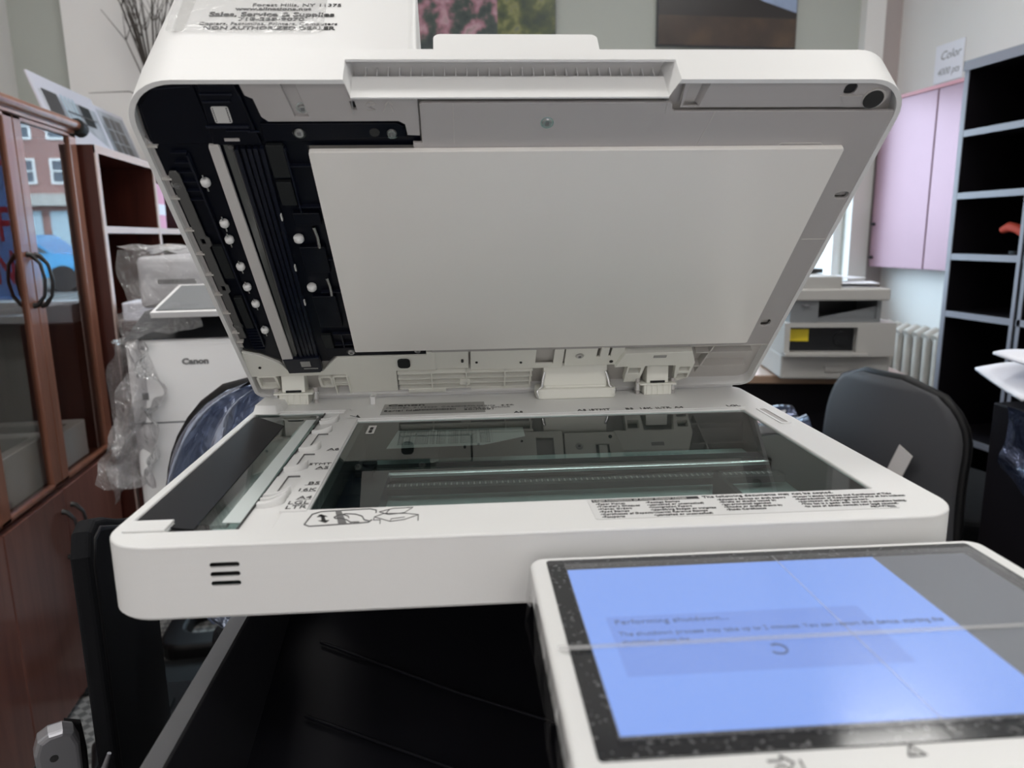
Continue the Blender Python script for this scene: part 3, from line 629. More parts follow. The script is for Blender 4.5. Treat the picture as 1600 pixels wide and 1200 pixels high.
b = MB(); b.prism(Lp([(-.0615, .3300), (-.0555, .3300), (-.0620, .0700), (-.0650, .0700)]), .0032, .0050, M['greyglass']); b.tube([L(-.0560, .3120, .0025), L(-.0560, .24, .0025), L(-.0610, .0760, .0025)], .0010, M['greystrip'], 6, .5); b.box(-.0590, -.0490, -.3240, -.3220, .0010, .0030, M['tray']); b.cyl(L(-.0570, .3160, .004), L(-.0570, .3160, .002), .0018, M['greystrip'], 12)
sub(b, 'grey_glass_strip')
for x0, x1 in ((-.0535, -.0575), (-.0490, -.0535), (-.0450, -.0500), (-.0410, -.0465), (-.0365, -.0430)):
    b = MB(); b.prism(Lp([(x0 - .0013, .3150), (x0 + .0013, .3150), (x1 + .0013, .0720), (x1 - .0013, .0720)]), .0012 + .0006 * (x0 > -.05), .0050, M['navy2']); sub(b, 'feed_rail', bevel=.0005)
def roller(x, v, r=.0042, ax=.0075):
    b = MB(); n = 16; prof = [(-.0030, .45), (-.0026, .8), (-.0015, 1), (.0015, 1), (.0026, .8), (.0030, .45)]
    vs = [(x + r * q * math.cos(2 * math.pi * k / n), -v + t, .0020 + r * q * math.sin(2 * math.pi * k / n)) for t, q in prof for k in range(n)]
    b.add(vs, [(i * n + k, (i + 1) * n + k, (i + 1) * n + (k + 1) % n, i * n + (k + 1) % n) for i in range(5) for k in range(n)] + [list(range(n)), [5 * n + k for k in range(n)][::-1]], M['roller'], True)
    b.cyl((x, -v - ax, .0014), (x, -v + ax, .0014), .0007, M['steel'], 8)
    return b
for x, v in ((-.0826, .2860), (-.0806, .2462), (-.0816, .2290), (-.0810, .1985), (-.0822, .1735), (-.0806, .1515), (-.0816, .1145)): sub(roller(x, v, .0034), 'pinch_roller')
for x, v in ((-.0285, .2290), (-.0290, .1715)): sub(roller(x, v, .0040, .002), 'pickup_roller')
for v in (.232, .174): b = MB(); b.tube([L(-.0145, v + .010, .001), L(-.0135, v, .0005), L(-.0140, v - .012, .001)], .0014, M['steel'], 8); sub(b, 'leaf_spring')
for v in (.252, .196, .152): b = MB(); b.box(-.0372 - (.25 - v) * .02, -.0362 - (.25 - v) * .02, -v - .003, -v + .003, .0006, .003, M['labelw']); sub(b, 'rail_clip')
b = MB(); b.plate(Lp([(-.1060, .2930), (-.1045, .2960), (-.1000, .2960), (-.0985, .2930), (-.0985, .2320), (-.0965, .2300), (-.0965, .2230), (-.0990, .2200), (-.0992, .1770), (-.0972, .1750), (-.0972, .1680), (-.1000, .1650), (-.1010, .1030), (-.1065, .1030), (-.1062, .2300)]), [Lp([(-.1035, .2300), (-.1005, .2300), (-.1005, .2240), (-.1035, .2240)]), Lp([(-.1035, .1750), (-.1005, .1750), (-.1005, .1685), (-.1035, .1685)])], .0018, .0034, M['greystrip'], .0003); sub(b, 'grey_guide_strip')
for (x0, x1, v0, v1) in ((-.097, -.089, .185, .222), (-.097, -.090, .118, .160), (-.0335, -.0215, .2900, .3180), (-.0335, -.0225, .2640, .2860), (-.0330, -.0240, .0850, .1050), (-.0300, -.0100, .1900, .2200), (-.0310, -.0110, .1180, .1600), (-.0280, -.0080, .2440, .2560)):
    b = MB(); b.plate(rr(x0, x1, -v1, -v0, .001), [], .0010, .0048, M['pad'] if x1 - x0 < .013 else M['navy'], .0005); sub(b, 'black_pad')
b = MB()
for i in range(8): b.box(-.0985, -.0885, -.1150 - i * .0000 + i * .0042, -.1140 + i * .0042, .0020, .0050, M['navy2'])
for i in range(6): b.box(-.0985, -.0880, -.3120 + i * .0085, -.3112 + i * .0085, .0022, .0050, M['navy2'])
b.box(-.0885, -.0870, -.3100, -.09, .0012, .0050, M['navy2'])
for v in (.3000, .2620, .2050, .1650, .1060, .0900): b.box(-.0225, -.0060, -v, -v + .0010, .0016, .0050, M['navy2'])
b.box(-.0150, -.0140, -.1060, -.0860, .0010, .0050, M['navy2']); b.box(-.0215, -.0205, -.3160, -.25, .0010, .0050, M['navy2'])
sub(b, 'frame_rib')
b = MB(); b.plate(Lp([(-.0735, .0480), (-.0430, .0488), (-.0405, .0520), (-.0405, .0730), (-.0750, .0700)]), [], -.0010, .0050, M['navy2'], .0008); sub(b, 'feeder_end_block')
b = MB(); b.box(-.0590, -.0500, -.0680, -.0600, -.0016, -.0004, M['silverlabel']); b.box(-.0575, -.0440, -.0570, -.0560, -.0016, -.0006, M['silverlabel']); sub(b, 'latch')
b = MB(); b.plate(Lp([(-.0330, .3345), (.0570, .3345), (.0612, .3320), (.0625, .3235), (-.0200, .3205), (-.0330, .3205)]), [], .0026, .0048, M['navy'], .0004); b.cyl(L(.0415, .3275, .0026), L(.0415, .3275, .0022), .0034, M['ink'], 16); sub(b, 'mounting_bar')
b = MB(); b.plate(Lp([(-.0330, .0830), (.0614, .0830), (.0614, .0705), (-.0330, .0705)]), [], .0026, .0048, M['navy'], .0004); sub(b, 'mounting_bar')
SCR = None
def screw(x, v, n, r=.0034):
    global SCR
    if SCR is None:
        b = MB(); b.cyl((0, 0, 0), (0, 0, -.0012), r, M['screw'], 20, r * .85); b.cyl((0, 0, -.0012), (0, 0, -.0014), r * .55, M['greyink'], 4); b.cyl((0, 0, .0002), (0, 0, 0), r * 1.35, M['steel'], 20)
        SCR = sub(b, 'screw'); SCR.location = (x, -v, n); return
    c = SCR.copy(); COL.objects.link(c); c.parent = LID; c.location = (x, -v, n)
for x, v, n in ((-.0032, .3448, .0048), (.0622, .3445, .0050), (.1582, .3357, .0008), (-.0088, .3272, .0026), (.0530, .3265, .0026), (-.0095, .0765, .0026), (.0535, .0765, .0026), (-.1030, .2830, .0030), (-.1040, .1200, .0030)): screw(x, v, n)
# ribs between the left rim and the feeder frame
b = MB()
for v in (.318, .290, .272, .240, .214, .190, .165, .140, .112, .098): b.box(-.1118, -.1050, -v, -v + .0012, .0010, .0095, M['cream'])
sub(b, 'rim_rib')
b = MB(); b.prism(Lp([(-.1122, .3250), (-.1085, .3180), (-.1080, .0860), (-.1122, .0860)]), .0040, .0096, M['tray']); sub(b, 'rim_strip')
# ---- rear zone with hinges
b = MB()
b.plate(Lp([(-.1110, .0810), (-.0950, .0745), (-.0800, .0620), (-.0735, .0470), (-.0410, .0470), (-.0330, .0580), (-.0240, .0690), (.0614, .0690), (.0614, .0740), (.0700, .0740), (.0700, .0440), (.0300, .0440), (.0290, .0080), (-.0200, .0070), (-.0200, .0395), (-.1130, .0395)]), [], .0020, .0050, M['creamL'], .0005)
b.plate(Lp([(.0700, .0745), (.1020, .0745), (.1020, .0440), (.0700, .0440)]), [], .0034, .0055, M['creamL'])
b.plate(Lp([(.1041, .0770), (.1960, .0770), (.1960, .0430), (.1041, .0430)]), [Lp([(.1685, .0745), (.1865, .0745), (.1865, .0500), (.1685, .0500)])], .0016, .0040, M['creamL'], .0004)
b.box(.1680, .1870, -.0750, -.0495, .0075, .0085, M['cream'])
b.plate(Lp([(.1974, .0765), (.2290, .0765), (.2290, .0600), (.2430, .0600), (.2430, .0765), (.2560, .0765), (.2550, .0460), (.1980, .0460)]), [], .0014, .0036, M['creamL'], .0004)
b.box(.2320, .2400, -.0770, -.0620, -.0002, .0036, M['creamL'])
sub(b, 'rear_cover_plate')
for x, v in ((.0960, .0580), (.1100, .0560), (.1540, .0540), (-.1000, .0560), (.2450, .0520), (.2420, .0330)):
    b = MB(); b.cyl(L(x, v, .0035), L(x, v, .0008), .0013 if x < .2 else .0020, M['ink'], 10); sub(b, 'peg_hole')
b = MB(); b.plate(rr(.0328, .0450, -.0648, -.0512, .004), [], -.0006, .0022, M['pad'], .0008); sub(b, 'rubber_stopper')
screw(.2120, .0624, .0014)
b = MB()      # long ribs below the centre plates
for v in (.0420, .0320, .0225, .0130): b.box(.0310, .1665, -v, -v + .0014, -.0005 + (.042 - v) * .05, .0100, M['creamL'])
for x in (.0640, .0990, .1380, .1640): b.box(x, x + .0012, -.0420, -.0130, .0000, .0100, M['creamL'])
b.box(.0930, .1030, -.0290, -.0190, .0000, .0100, M['creamL']); b.box(.0400, .0780, -.0120, -.0050, .0000, .0100, M['creamL']); b.box(.1040, .1660, -.0110, -.0050, .0020, .0100, M['creamL'])
sub(b, 'rear_rib_panel')
for x0, x1, v0, v1 in ((-.1080, -.0880, .0180, .0395), (-.0480, -.0340, .0180, .0365)):
    b = MB()      # recesses left and right of the hinge
    b.plate(rr(x0, x1, -v1, -v0, .003), [rr(x0 + .0025, x1 - .0025, -v1 + .001, -v0 - .003, .002)], .0015, .0090, M['creamL'], .0003)
    b.box(x0 + .002, x1 - .002, -v1, -v0 - .002, .0080, .0088, M['cream']); sub(b, 'rear_recess')
b = MB()
for x in (-.0335, -.0200): b.box(x, x + .0014, -.0380, -.0060, .0005, .0100, M['creamL'])
for v in (.0270, .0235, .0380): b.box(-.0335, -.0200, -v, -v + .0012, .0010, .0100, M['creamL'])
sub(b, 'rear_rib')
b = MB()      # right rear mechanism and ribs
b.plate(Lp([(.2560, .0700), (.3230, .0710), (.3300, .0520), (.3290, .0250), (.3150, .0180), (.3110, .0480), (.2800, .0480), (.2780, .0200), (.2620, .0200), (.2620, .0480), (.2490, .0470)]), [rr(.3160, .3270, -.0450, -.0370, .001), rr(.3165, .3270, -.0330, -.0240, .001), rr(.2640, .2760, -.0450, -.0350, .001)], -.0030, .0060, M['creamL'], .0005)
b.plate(rr(.2850, .2980, -.0665, -.0625, .0003), [], -.0034, -.0028, M['silverlabel'])
for i in range(5): b.box(.2590 + i * .0125, .2680 + i * .0125, -.0745, -.0712, .0060, .0070, M['ink'])
sub(b, 'hinge_cover')
b = MB()
b.box(.3290, .3860, -.0640, -.0625, .0010, .0100, M['cream']); b.box(.3290, .3860, -.0405, -.0390, .0010, .0100, M['cream'])
b.prism(Lp([(.3440, .0750), (.3455, .0750), (.3375, .0290), (.3360, .0290)]), .0010, .0100, M['cream']); b.box(.3200, .3990, -.0760, -.0745, .0005, .0100, M['cream'])
sub(b, 'corner_rib')
# hinges standing on the rear deck
def hinge(x0, x1, big=False):
    b = MB(); xc = (x0 + x1) / 2; w = x1 - x0
    if big:
        b.plate(rr(x0 - .008, x1 + .008, .062, .094, .007), [], .0, .0105, M['creamL'], .0015)
        b.prism(rr(x0, x1, .070, .092, .003), .0105, .0125, M['creamL']); b.box(x0, x1, .072, .090, .0100, .036, M['creamL'], TR((0, 0, 0)) @ Matrix.Rotation(0, 4, 'X'))
    else:
        b.box(x0 + .001, x1 - .001, .071, .094, .0, .0105, M['creamL'])
        for k in range(5): b.box(x0 + .003 + k * w / 5.2, x0 + .0042 + k * w / 5.2, .0702, .0715, .0, .0105, M['creamL'])
        b.plate(rr(x0 - .004, x1 + .004, .069, .094, .001), [], .0105, .0122, M['creamL'], .0003)
        b.box(x0 + .004, x1 - .004, .073, .092, .0122, .030, M['creamL'])
        b.box(x0 + .0075, x1 - .0075, .0722, .0735, .0122, .0145, M['pad'])
    return b.build('hinge', COP, Z0, bevel=.0006)
h1 = hinge(-.0880, -.0575); h2 = hinge(.1780, .2430, True); h3 = hinge(.2805, .3110)
for hh, xs in ((h1, (-.0520, -.0910)), (h3, (.2765, .3130))):
    for x in xs: b = MB(); b.cyl((x, .078, .000), (x, .078, .016), .0022, M['tray'], 12); b.cyl((x, .078, .004), (x, .078, .012), .0030, M['steel'], 12); b.build('hinge_pin', hh)
for x, sg in ((.1740, -1), (.2470, 1)):
    b = MB(); b.tube([(x + sg * .001, .066, .001), (x + sg * .003, .066, .008), (x - sg * .002, .068, .012), (x - sg * .003, .070, .019), (x - sg * .005, .072, .026)], .0022, M['steel'], 8, .6); b.build('hinge_spring', h2)
b = MB(); b.box(.0040, .0085, .062, .064, 0, .0085, M['white']); b.box(.0035, .0020 + .007, .062, .074, .007, .0085, M['white']); b.build('lid_sensor_tab', COP, Z0, bevel=.0004)

# ------------------------------------------------------------------ touch panel
PZ = .989
b = MB(); out = rr(.1305, .3868, -.4620, -.2838, [.006, .006, .009, .009], 8)
b.plate(out, [], -.0190, .0, M['white'], .0022)
b.prism(rr(.150, .370, -.45, -.29, .01), -.045, -.018, M['white'])
CP = b.build('control_panel', COP, (0, 0, PZ))
b = MB(); b.plate(rr(.1392, .3772, -.4462, -.2893, .002), [], -.0004, .0006, M['bezel'], .0002); b.build('panel_glass', CP)
b = MB(); b.box(.1490, .3150, -.4345, -.3025, .0006, .0009, M['screen']); b.box(.3150, .3665, -.4345, -.3025, .0006, .0009, M['screenshade'])
b.box(.1595, .2790, -.4000, -.3530, .0009, .0010, M['screenbox'])
b.text('Performing shutdown...', .0056, M['screentext'], frame((.1625, -.3600, .0011), (1, 0, 0), (0, 1, 0)), sx=1.0)
b.text('The shutdown process may take up to 2 minutes. You can restart the device, starting the', .0050, M['screentext'], frame((.1625, -.3700, .0011), (1, 0, 0), (0, 1, 0)), sx=.82)
b.text('shutdown, press the', .0044, M['screentext'], frame((.1625, -.3760, .0011), (1, 0, 0), (0, 1, 0)), sx=.82)
b.tube([(.2270 + .0036 * math.cos(R(t)), -.3860 + .0036 * math.sin(R(t)), .0011) for t in range(-150, 121, 15)], .0006, M['screentext'], 6)
b.build('touch_screen', CP)
b = MB(); b.plate(rr(.1480, .3740, -.4380, -.2970, .001), [], .0016, .0018, sheet_glass('panel_film', (.96, .96, .97), 1.35, .18, .0, bump=.15, bscale=80, haze=.05, bdist=.0005))
b.box(.1345, .3850, -.3800, -.3765, .0018, .0020, M['crease']); b.prism([(.2610, -.2980), (.2616, -.2980), (.2660, -.4440), (.2652, -.4440)], .0018, .0020, M['crease'])
b.build('protective_film', CP)
b = MB()
for k in range(10):
    a, c = -.2900 - k * .015, -.2900 - (k + 1) * .015; w = .0025 + .0015 * math.sin(k * 2.1)
    b.add([(.1303, a, -.002), (.1303 - w, a, -.02), (.1306, a, -.046), (.1303, c, -.002), (.1303 - w * (1 + .5 * math.sin(k)), c, -.02), (.1306, c, -.046)], [(0, 1, 4, 3), (1, 2, 5, 4)], M['film'], True)
b.build('wrapping_film', CP)
b = MB(); st = lambda pts, r=.00045: b.tube([(x, y, .0002) for x, y in pts], r, M['greyink'], 5)
st([(.1955, -.4505), (.2005, -.4505), (.2005, -.4480), (.2040, -.4520), (.2005, -.4555), (.2005, -.4530), (.1975, -.4530)]); st([(.1965, -.4545), (.1990, -.4570), (.2060, -.4570), (.2065, -.4510)])
b.build('panel_symbol', CP); b = MB()
st([(.2440, -.4520), (.2470, -.4470), (.2500, -.4520), (.2440, -.4520)]); st([(.2465, -.4500), (.2465, -.4510)], .0003)
b.build('panel_symbol', CP)

# ================================================================== the room
X0, X1, Y0, Y1 = -1.42, 2.50, -2.9, 2.80
def struct(b, name, **k): return b.build(name, kind='structure', **k)
struct(MB().box(X0 - .1, X1 + .1, Y0 - .1, Y1 + .2, -.05, 0, M['carpet']), 'floor')
struct(MB().box(X0 - .1, X1 + .1, Y0 - .1, Y1 + .2, CEIL, CEIL + .06, M['ceil']), 'ceiling')
struct(MB().box(X0 - .08, X0, Y0, Y1, 0, CEIL, M['wall']), 'wall_left')
struct(MB().box(X1, X1 + .08, Y0, Y1, 0, CEIL, M['wall']), 'wall_right')
WX0, WX1, WZ0, WZ1 = -.62, 2.30, .86, 1.88
b = MB()
for (a, c, d, e) in ((X0 - .08, WX0, 0, CEIL), (WX1, X1 + .08, 0, CEIL), (WX0, WX1, 0, WZ0), (WX0, WX1, WZ1, CEIL)): b.box(a, c, Y1, Y1 + .12, d, e, M['wallgreen'])
struct(b, 'wall_back')
struct(MB().box(X0 - .08, X1 + .08, Y0 - .08, Y0, 0, CEIL, M['wall']), 'wall_front')
struct(MB().box(2.30, 2.40, Y1 - .05, Y1, 0, CEIL, M['wall']).box(2.40, X1, Y1 - .03, Y1, 0, CEIL, mat('pinkish_grey_wall_paint', (.42, .37, .36), .8)), 'trim_1')
struct(MB().box(-1.20, -.62, Y1 - .06, Y1, 0, CEIL, M['wall']), 'trim_2')
b = MB()
for a, c in ((WX0, WX0 + .05), (WX1 - .05, WX1), (.80, .85)): b.box(a, c, Y1 + .02, Y1 + .08, WZ0, WZ1, M['winwhite'])
b.box(WX0, WX1, Y1 + .02, Y1 + .08, WZ0, WZ0 + .05, M['winwhite']); b.box(WX0, WX1, Y1 + .02, Y1 + .08, WZ1 - .05, WZ1, M['winwhite'])
win = struct(b, 'window_1')
MB().box(WX0 + .05, WX1 - .05, Y1 + .045, Y1 + .05, WZ0 + .05, WZ1 - .05, M['winpane']).build('window_pane', win)
MB().box(WX0 - .02, WX1, Y1 - .10, Y1 + .02, WZ0 - .03, WZ0, M['winwhite']).build('window_sill', win)
# ceiling fittings
first = None
for i, (x, y) in enumerate(LIGHTS):
    if first is None:
        b = MB(); b.box(-.60, .60, -.15, .15, 0, .04, M['winwhite']); first = b.build('ceiling_light', loc=(x, y, CEIL - .04)); MB().box(-.57, .57, -.12, .12, -.012, 0, M['lamptube']).build('diffuser', first); o = first
    else: o = copy_tree(first); o.location = (x, y, CEIL - .04)
    tag(o, 'long fluorescent ceiling light above the office, out of the picture', 'ceiling light', 'ceiling lights')

# street outside the back window
struct(MB().box(-30, 60, 3.0, 60, -.25, -.05, M['asphalt']), 'ground')
fac = MB(); fac.box(-5, 48, 50, 56, -.1, 20, M['brick']); fac = fac.build('brick_building', label='red brick building with white framed windows across the street', cat='building')
for fl in range(4):
    for k in range(13):
        x = 9.3 + k * 1.98; z = 4.6 + fl * 2.6
        b = MB(); b.plate([(x, z), (x + 1.15, z), (x + 1.15, z + 1.5), (x, z + 1.5)], [[(x + .12, z + .12), (x + 1.03, z + .12), (x + 1.03, z + 1.38), (x + .12, z + 1.38)]], -.08, .04, M['winwhite'], T=Matrix(((1, 0, 0, 0), (0, 0, 1, 49.98), (0, 1, 0, 0), (0, 0, 0, 1))))
        b.box(x, x + 1.15, 49.9, 50.02, z + .72, z + .80, M['winwhite']); w = b.build('window', fac)
        MB().box(x + .1, x + 1.05, 49.99, 50.01, z + .1, z + 1.4, M['facglass']).build('pane', w)
MB().box(-5, 48, 49.3, 50, 3.3, 4.0, M['concrete']).build('shopfront_cornice', fac)
b = MB()
for k in range(18): b.box(-4 + k * 2.9, -1.6 + k * 2.9, 49.9, 50, .3, 3.0, M['photoblue'])
b.build('shop_window', fac, kind='stuff')
def car(x, y, m, label):
    t = empty('car', (x, y, -.05), 0, label, 'car')
    side = [(-2.2, .35), (-2.2, .75), (-1.9, .88), (-1.2, .93), (-.65, 1.38), (.75, 1.42), (1.35, .98), (2.1, .88), (2.25, .6), (2.2, .35)]
    TT = Matrix(((1, 0, 0, 0), (0, 0, 1, 0), (0, 1, 0, 0), (0, 0, 0, 1)))
    bd = MB(); bd.prism(side, -.85, .85, m, TT); bd.build('car_body', t, bevel=.08, seg=3)
    g = MB(); g.prism([(-1.12, .95), (-.60, 1.32), (.70, 1.35), (1.20, .98)], -.87, .87, M['carglass'], TT); g.build('car_window', t)
    for xx in (-1.4, 1.4):
        for yy in (-.8, .8): w = MB(); w.cyl((xx, yy - .1, .32), (xx, yy + .1, .32), .32, M['tyre'], 20); w.build('wheel', t)
car(7.6, 20.0, M['carmat'], 'bright blue car parked on the street outside, mirrored in the cabinet glass')
# sign board taped to the window pane, lettering faces the street
t = MB(); t.box(-.112, .60, 2.836, 2.842, .92, 1.66, M['signblue'])
sg = t.build('window_sign', label='pale blue sign board with large red letters on the shop window, mirrored in the cabinet', cat='sign')
b = MB()
for s, z in (('POST', 1.36), ('OFF', 1.17), ('JOURN', .99)): b.text(s, .20, M['signred'], frame((-.080, 2.835, z), (-1, 0, 0), (0, 0, 1)), 'RIGHT', .55, bold=.003)
b.build('lettering', sg)

# ------------------------------------------------------------------ glass-door cabinet on the left
FX = -.80
cab = empty('glass_door_cabinet', (-1.0, 1.3, 0), 0, 'cherry wood cabinet with narrow glass upper doors and black bow handles', 'cabinet')
def part(b, name, parent, **k):
    o = b.build(name, parent, **k); o.matrix_parent_inverse = Matrix.Translation(parent.location).inverted() if parent.type == 'EMPTY' else o.matrix_parent_inverse; return o
b = MB(); CY0, CY1 = .655, 1.630
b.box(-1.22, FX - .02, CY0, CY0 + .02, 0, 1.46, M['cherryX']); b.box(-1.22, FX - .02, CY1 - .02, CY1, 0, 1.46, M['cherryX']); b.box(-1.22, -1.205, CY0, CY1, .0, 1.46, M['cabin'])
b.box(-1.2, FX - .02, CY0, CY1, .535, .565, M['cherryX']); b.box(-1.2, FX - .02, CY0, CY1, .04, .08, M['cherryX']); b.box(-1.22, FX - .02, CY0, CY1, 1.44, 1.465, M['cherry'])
b.box(-1.2, FX - .03, CY0, CY1, 1.00, 1.015, M['cabin'])
part(b, 'carcass', cab)
b = MB(); b.box(-1.23, FX + .012, CY0 - .02, CY1 - .01, 1.466, 1.482, M['cherry']); b.cyl((FX + .008, CY0 - .02, 1.474), (FX + .008, CY1 - .012, 1.474), .013, M['cherry'], 16); b.box(-1.22, FX + .004, CY0 - .01, CY1 - .02, 1.452, 1.466, M['cherry'])
part(b, 'top_moulding', cab)
b = MB(); b.cyl((FX + .008, CY1 - .012, 1.472), (FX + .008, CY1 + .020, 1.466), .022, M['pad'], 12); part(b, 'end_cap', cab)
def door(y0, y1, z0, z1, st, glass, hy, hz, st1=None):
    b = MB(); st1 = st1 or st
    if glass:
        b.box(FX - .018, FX, y0, y0 + st, z0, z1, M['cherry']); b.box(FX - .018, FX, y1 - st1, y1, z0, z1, M['cherry'])
        b.box(FX - .018, FX, y0, y1, z1 - .012, z1, M['cherry']); b.box(FX - .018, FX, y0, y1, z0, z0 + .012, M['cherry'])
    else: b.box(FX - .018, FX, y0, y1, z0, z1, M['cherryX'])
    d = part(b, 'door', cab, bevel=.003)
    if glass: MB().box(FX - .011, FX - .008, y0 + st, y1 - st1, z0 + .012, z1 - .012, M['pane']).build('glass_pane', d)
    h = MB(); h.tube([(FX, hy, hz - .060), (FX + .010, hy, hz - .058), (FX + .026, hy, hz - .038), (FX + .032, hy, hz), (FX + .026, hy, hz + .038), (FX + .010, hy, hz + .058), (FX, hy, hz + .060)], [.0075, .006, .0042, .004, .0042, .006, .0075], M['handle'], 8); h.build('handle', d)
    return d
door(.966, 1.270, .566, 1.452, .045, True, 1.2500, 1.075)
door(CY0, .964, .566, 1.452, .045, True, .700, 1.075)
door(CY0, .964, .01, .552, .04, False, .700, .440)
door(1.272, CY1, .566, 1.452, .040, True, 1.2900, 1.072, .046)
door(.966, 1.270, .01, .552, .04, False, 1.245, .440)
door(1.272, CY1, .01, .552, .04, False, 1.300, .440)
# things inside the cabinet
def tray_unit(x0, x1, y0, y1, z0, h, label):
    t = empty('paper_tray_unit', ((x0 + x1) / 2, (y0 + y1) / 2, z0), 0, label, 'printer tray'); 
    b = MB(); o = rr(x0, x1, y0, y1, .015); b.plate(o, [rr(x0 + .03, x1 - .03, y0 + .03, y1 - .05, .01)], z0, z0 + h, M['ltprinter'], .003); b.box(x0 + .01, x1 - .01, y0 + .01, y1 - .01, z0, z0 + h * .5, M['ltprinter']); part(b, 'tray_shell', t)
    b = MB(); b.box(x0 + .035, x1 - .035, y0 + .035, y1 - .06, z0 + h * .5, z0 + h * .6, M['prdark']); b.box(x0 + .05, x1 - .05, y0 + .08, y0 + .09, z0 + h * .6, z0 + h * .9, M['prdark']); part(b, 'tray_insert', t)
tray_unit(-1.10, -.84, 1.04, 1.34, .566, .12, 'light grey printer tray unit standing behind the left cabinet glass')
tray_unit(-1.10, -.84, 1.38, 1.56, .566, .10, 'small light grey tray unit low behind the narrow right cabinet glass')

# ------------------------------------------------------------------ mahogany bookcase
bc = empty('bookcase', (-1.0, 2.1, 0), 0, 'mahogany bookcase with pale edged shelves behind the glass cabinet', 'bookcase')
BX = -.762; BY0, BY1, BT = 1.650, 2.72, 1.428
b = MB()
b.box(-1.22, BX - .004, BY0, BY0 + .022, 0, BT - .022, M['mahog']); b.box(-1.22, BX - .004, BY1 - .022, BY1, 0, BT - .022, M['mahog']); b.box(-1.22, BX - .004, 2.18, 2.200, 0, BT - .022, M['mahog']); b.box(-1.225, -1.215, BY0, BY1, 0, BT, M['mahogdk']); b.box(-1.22, BX - .004, BY0, BY1, BT - .022, BT, M['mahog'])
part(b, 'frame', bc)
b = MB(); b.box(BX - .004, BX, BY0, BY0 + .022, 0, BT, M['edge']); b.box(BX - .004, BX, 2.18, 2.20, 0, BT, M['edge']); b.box(BX - .004, BX, BY1 - .022, BY1, 0, BT, M['edge']); b.box(BX - .004, BX + .0005, BY0, BY1, BT - .022, BT, M['edge'])
part(b, 'edging', bc)
for z in (.30, .62, .91, 1.185):
    for a, c in ((BY0 + .022, 2.18), (2.20, BY1 - .022)):
        b = MB(); b.box(-1.215, BX - .006, a, c, z, z + .020, M['mahog']); b.box(BX - .006, BX - .001, a, c, z, z + .020, M['edge']); part(b, 'shelf', bc)
def boxobj(name, x0, x1, y0, y1, z0, z1, m, label, cat, bevel=.002, group=None, band=None):
    b = MB(); b.box(x0, x1, y0, y1, z0, z1, m)
    if band: b.box(x0 - .0006, x1 + .0006, y0 - .0006, y1 + .0006, z0 + (z1 - z0) * .3, z0 + (z1 - z0) * .55, band)
    return b.build(name, bevel=bevel, label=label, cat=cat, group=group)
boxobj('packet', -1.10, -.80, 2.26, 2.42, 1.205, 1.37, M['pinkp'], 'pink and white packet on the upper shelf of the mahogany bookcase', 'packet', band=M['paper'])
boxobj('carton', -1.12, -.80, 2.24, 2.50, .93, 1.09, M['green'], 'green printed carton on the shelf below the pink packet', 'box', band=M['leafg'])

# photo boards leaning on top of the bookcase
def board(p0, p1, h, label, lean=.04):
    # p0, p1 bottom corners (x, y, z); leans back towards -x
    p0, p1 = Vector(p0), Vector(p1); xa = (p1 - p0); w = xa.length; xa.normalize(); ya = Vector((-lean * 2, 0, h)).normalized()
    b = MB(); T = frame(p0, xa, ya)
    b.box(0, w, 0, h, -.006, 0, M['photopale'], T); return b, T, w
b, T, w = board((-.93, 1.88, 1.43), (-.93, 2.38, 1.43), .250, '')
b.box(.03, w - .02, .02, .20, 0, .0012, M['photogrey'], T); b.box(.05, .16, .10, .205, .001, .002, M['photodark'], T)
for i in range(4): b.box(.19 + i * .03, .205 + i * .03, .12, .21, .001, .002, M['photoblue'], T)
b.prism([(.03, .02), (w - .02, .02), (w - .02, .06), (.25, .13), (.10, .12)], .001, .002, M['photopale'], T); b.box(.33, .42, .13, .20, .001, .002, M['pad'], T); b.box(.20, .45, .155, .160, .002, .003, M['photodark'], T)
b.build('photo_board', label='leaning photo board of a pale building, left one on the bookcase', cat='photo')
b, T, w = board((-.93, 2.385, 1.43), (-.93, 2.70, 1.43), .235, '')
b.box(.015, w - .02, .01, .22, 0, .0012, M['photogrey'], T); b.box(.05, .24, .01, .20, .001, .002, M['photodark'], T)
for i in range(2): b.box(.105 + i * .06, .112 + i * .06, .01, .20, .002, .003, M['photogrey'], T)
for i in range(3): b.box(.05, .24, .05 + i * .05, .054 + i * .05, .002, .003, M['photogrey'], T)
b.build('photo_board', label='leaning photo board of a dark framed window, right one on the bookcase', cat='photo')
# vase with dry branches
vz = empty('branch_vase', (-.84, 2.60, 1.43), 0, 'narrow copper vase of tall dry branches with gold ornaments on the bookcase', 'vase')
b = MB(); b.lathe([(0, 0), (.030, 0), (.042, .05), (.036, .10), (.018, .15), (.024, .17), (.020, .17), (.014, .15)], M['gold'], n=20); b.build('vase_body', vz)
rng = random.Random(3)
for i in range(30):
    a = rng.uniform(-1, 1); ln = rng.uniform(.45, .72); dy = rng.uniform(-.14, .14); dx = a * .20 + .03
    p = [(0, 0, .15), (dx * .15, dy * .15, .15 + ln * .35), (dx * .6, dy * .6, .15 + ln * .75), (dx * 1.15, dy * 1.2, .15 + ln)]
    b = MB(); b.tube(p, [.0035, .003, .002, .001], M['twig'], 5)
    for k in range(2):
        q = Vector(p[2]); b.tube([q, q + Vector((rng.uniform(-.06, .06), rng.uniform(-.05, .05), .10))], [.002, .0008], M['twig'], 4)
    b.build('branch', vz)
b = MB(); b.tube([(0, 0, .27), (-.08, -.06, .295), (-.20, -.13, .275)], [.003, .002, .001], M['twig'], 5); b.build('branch', vz)
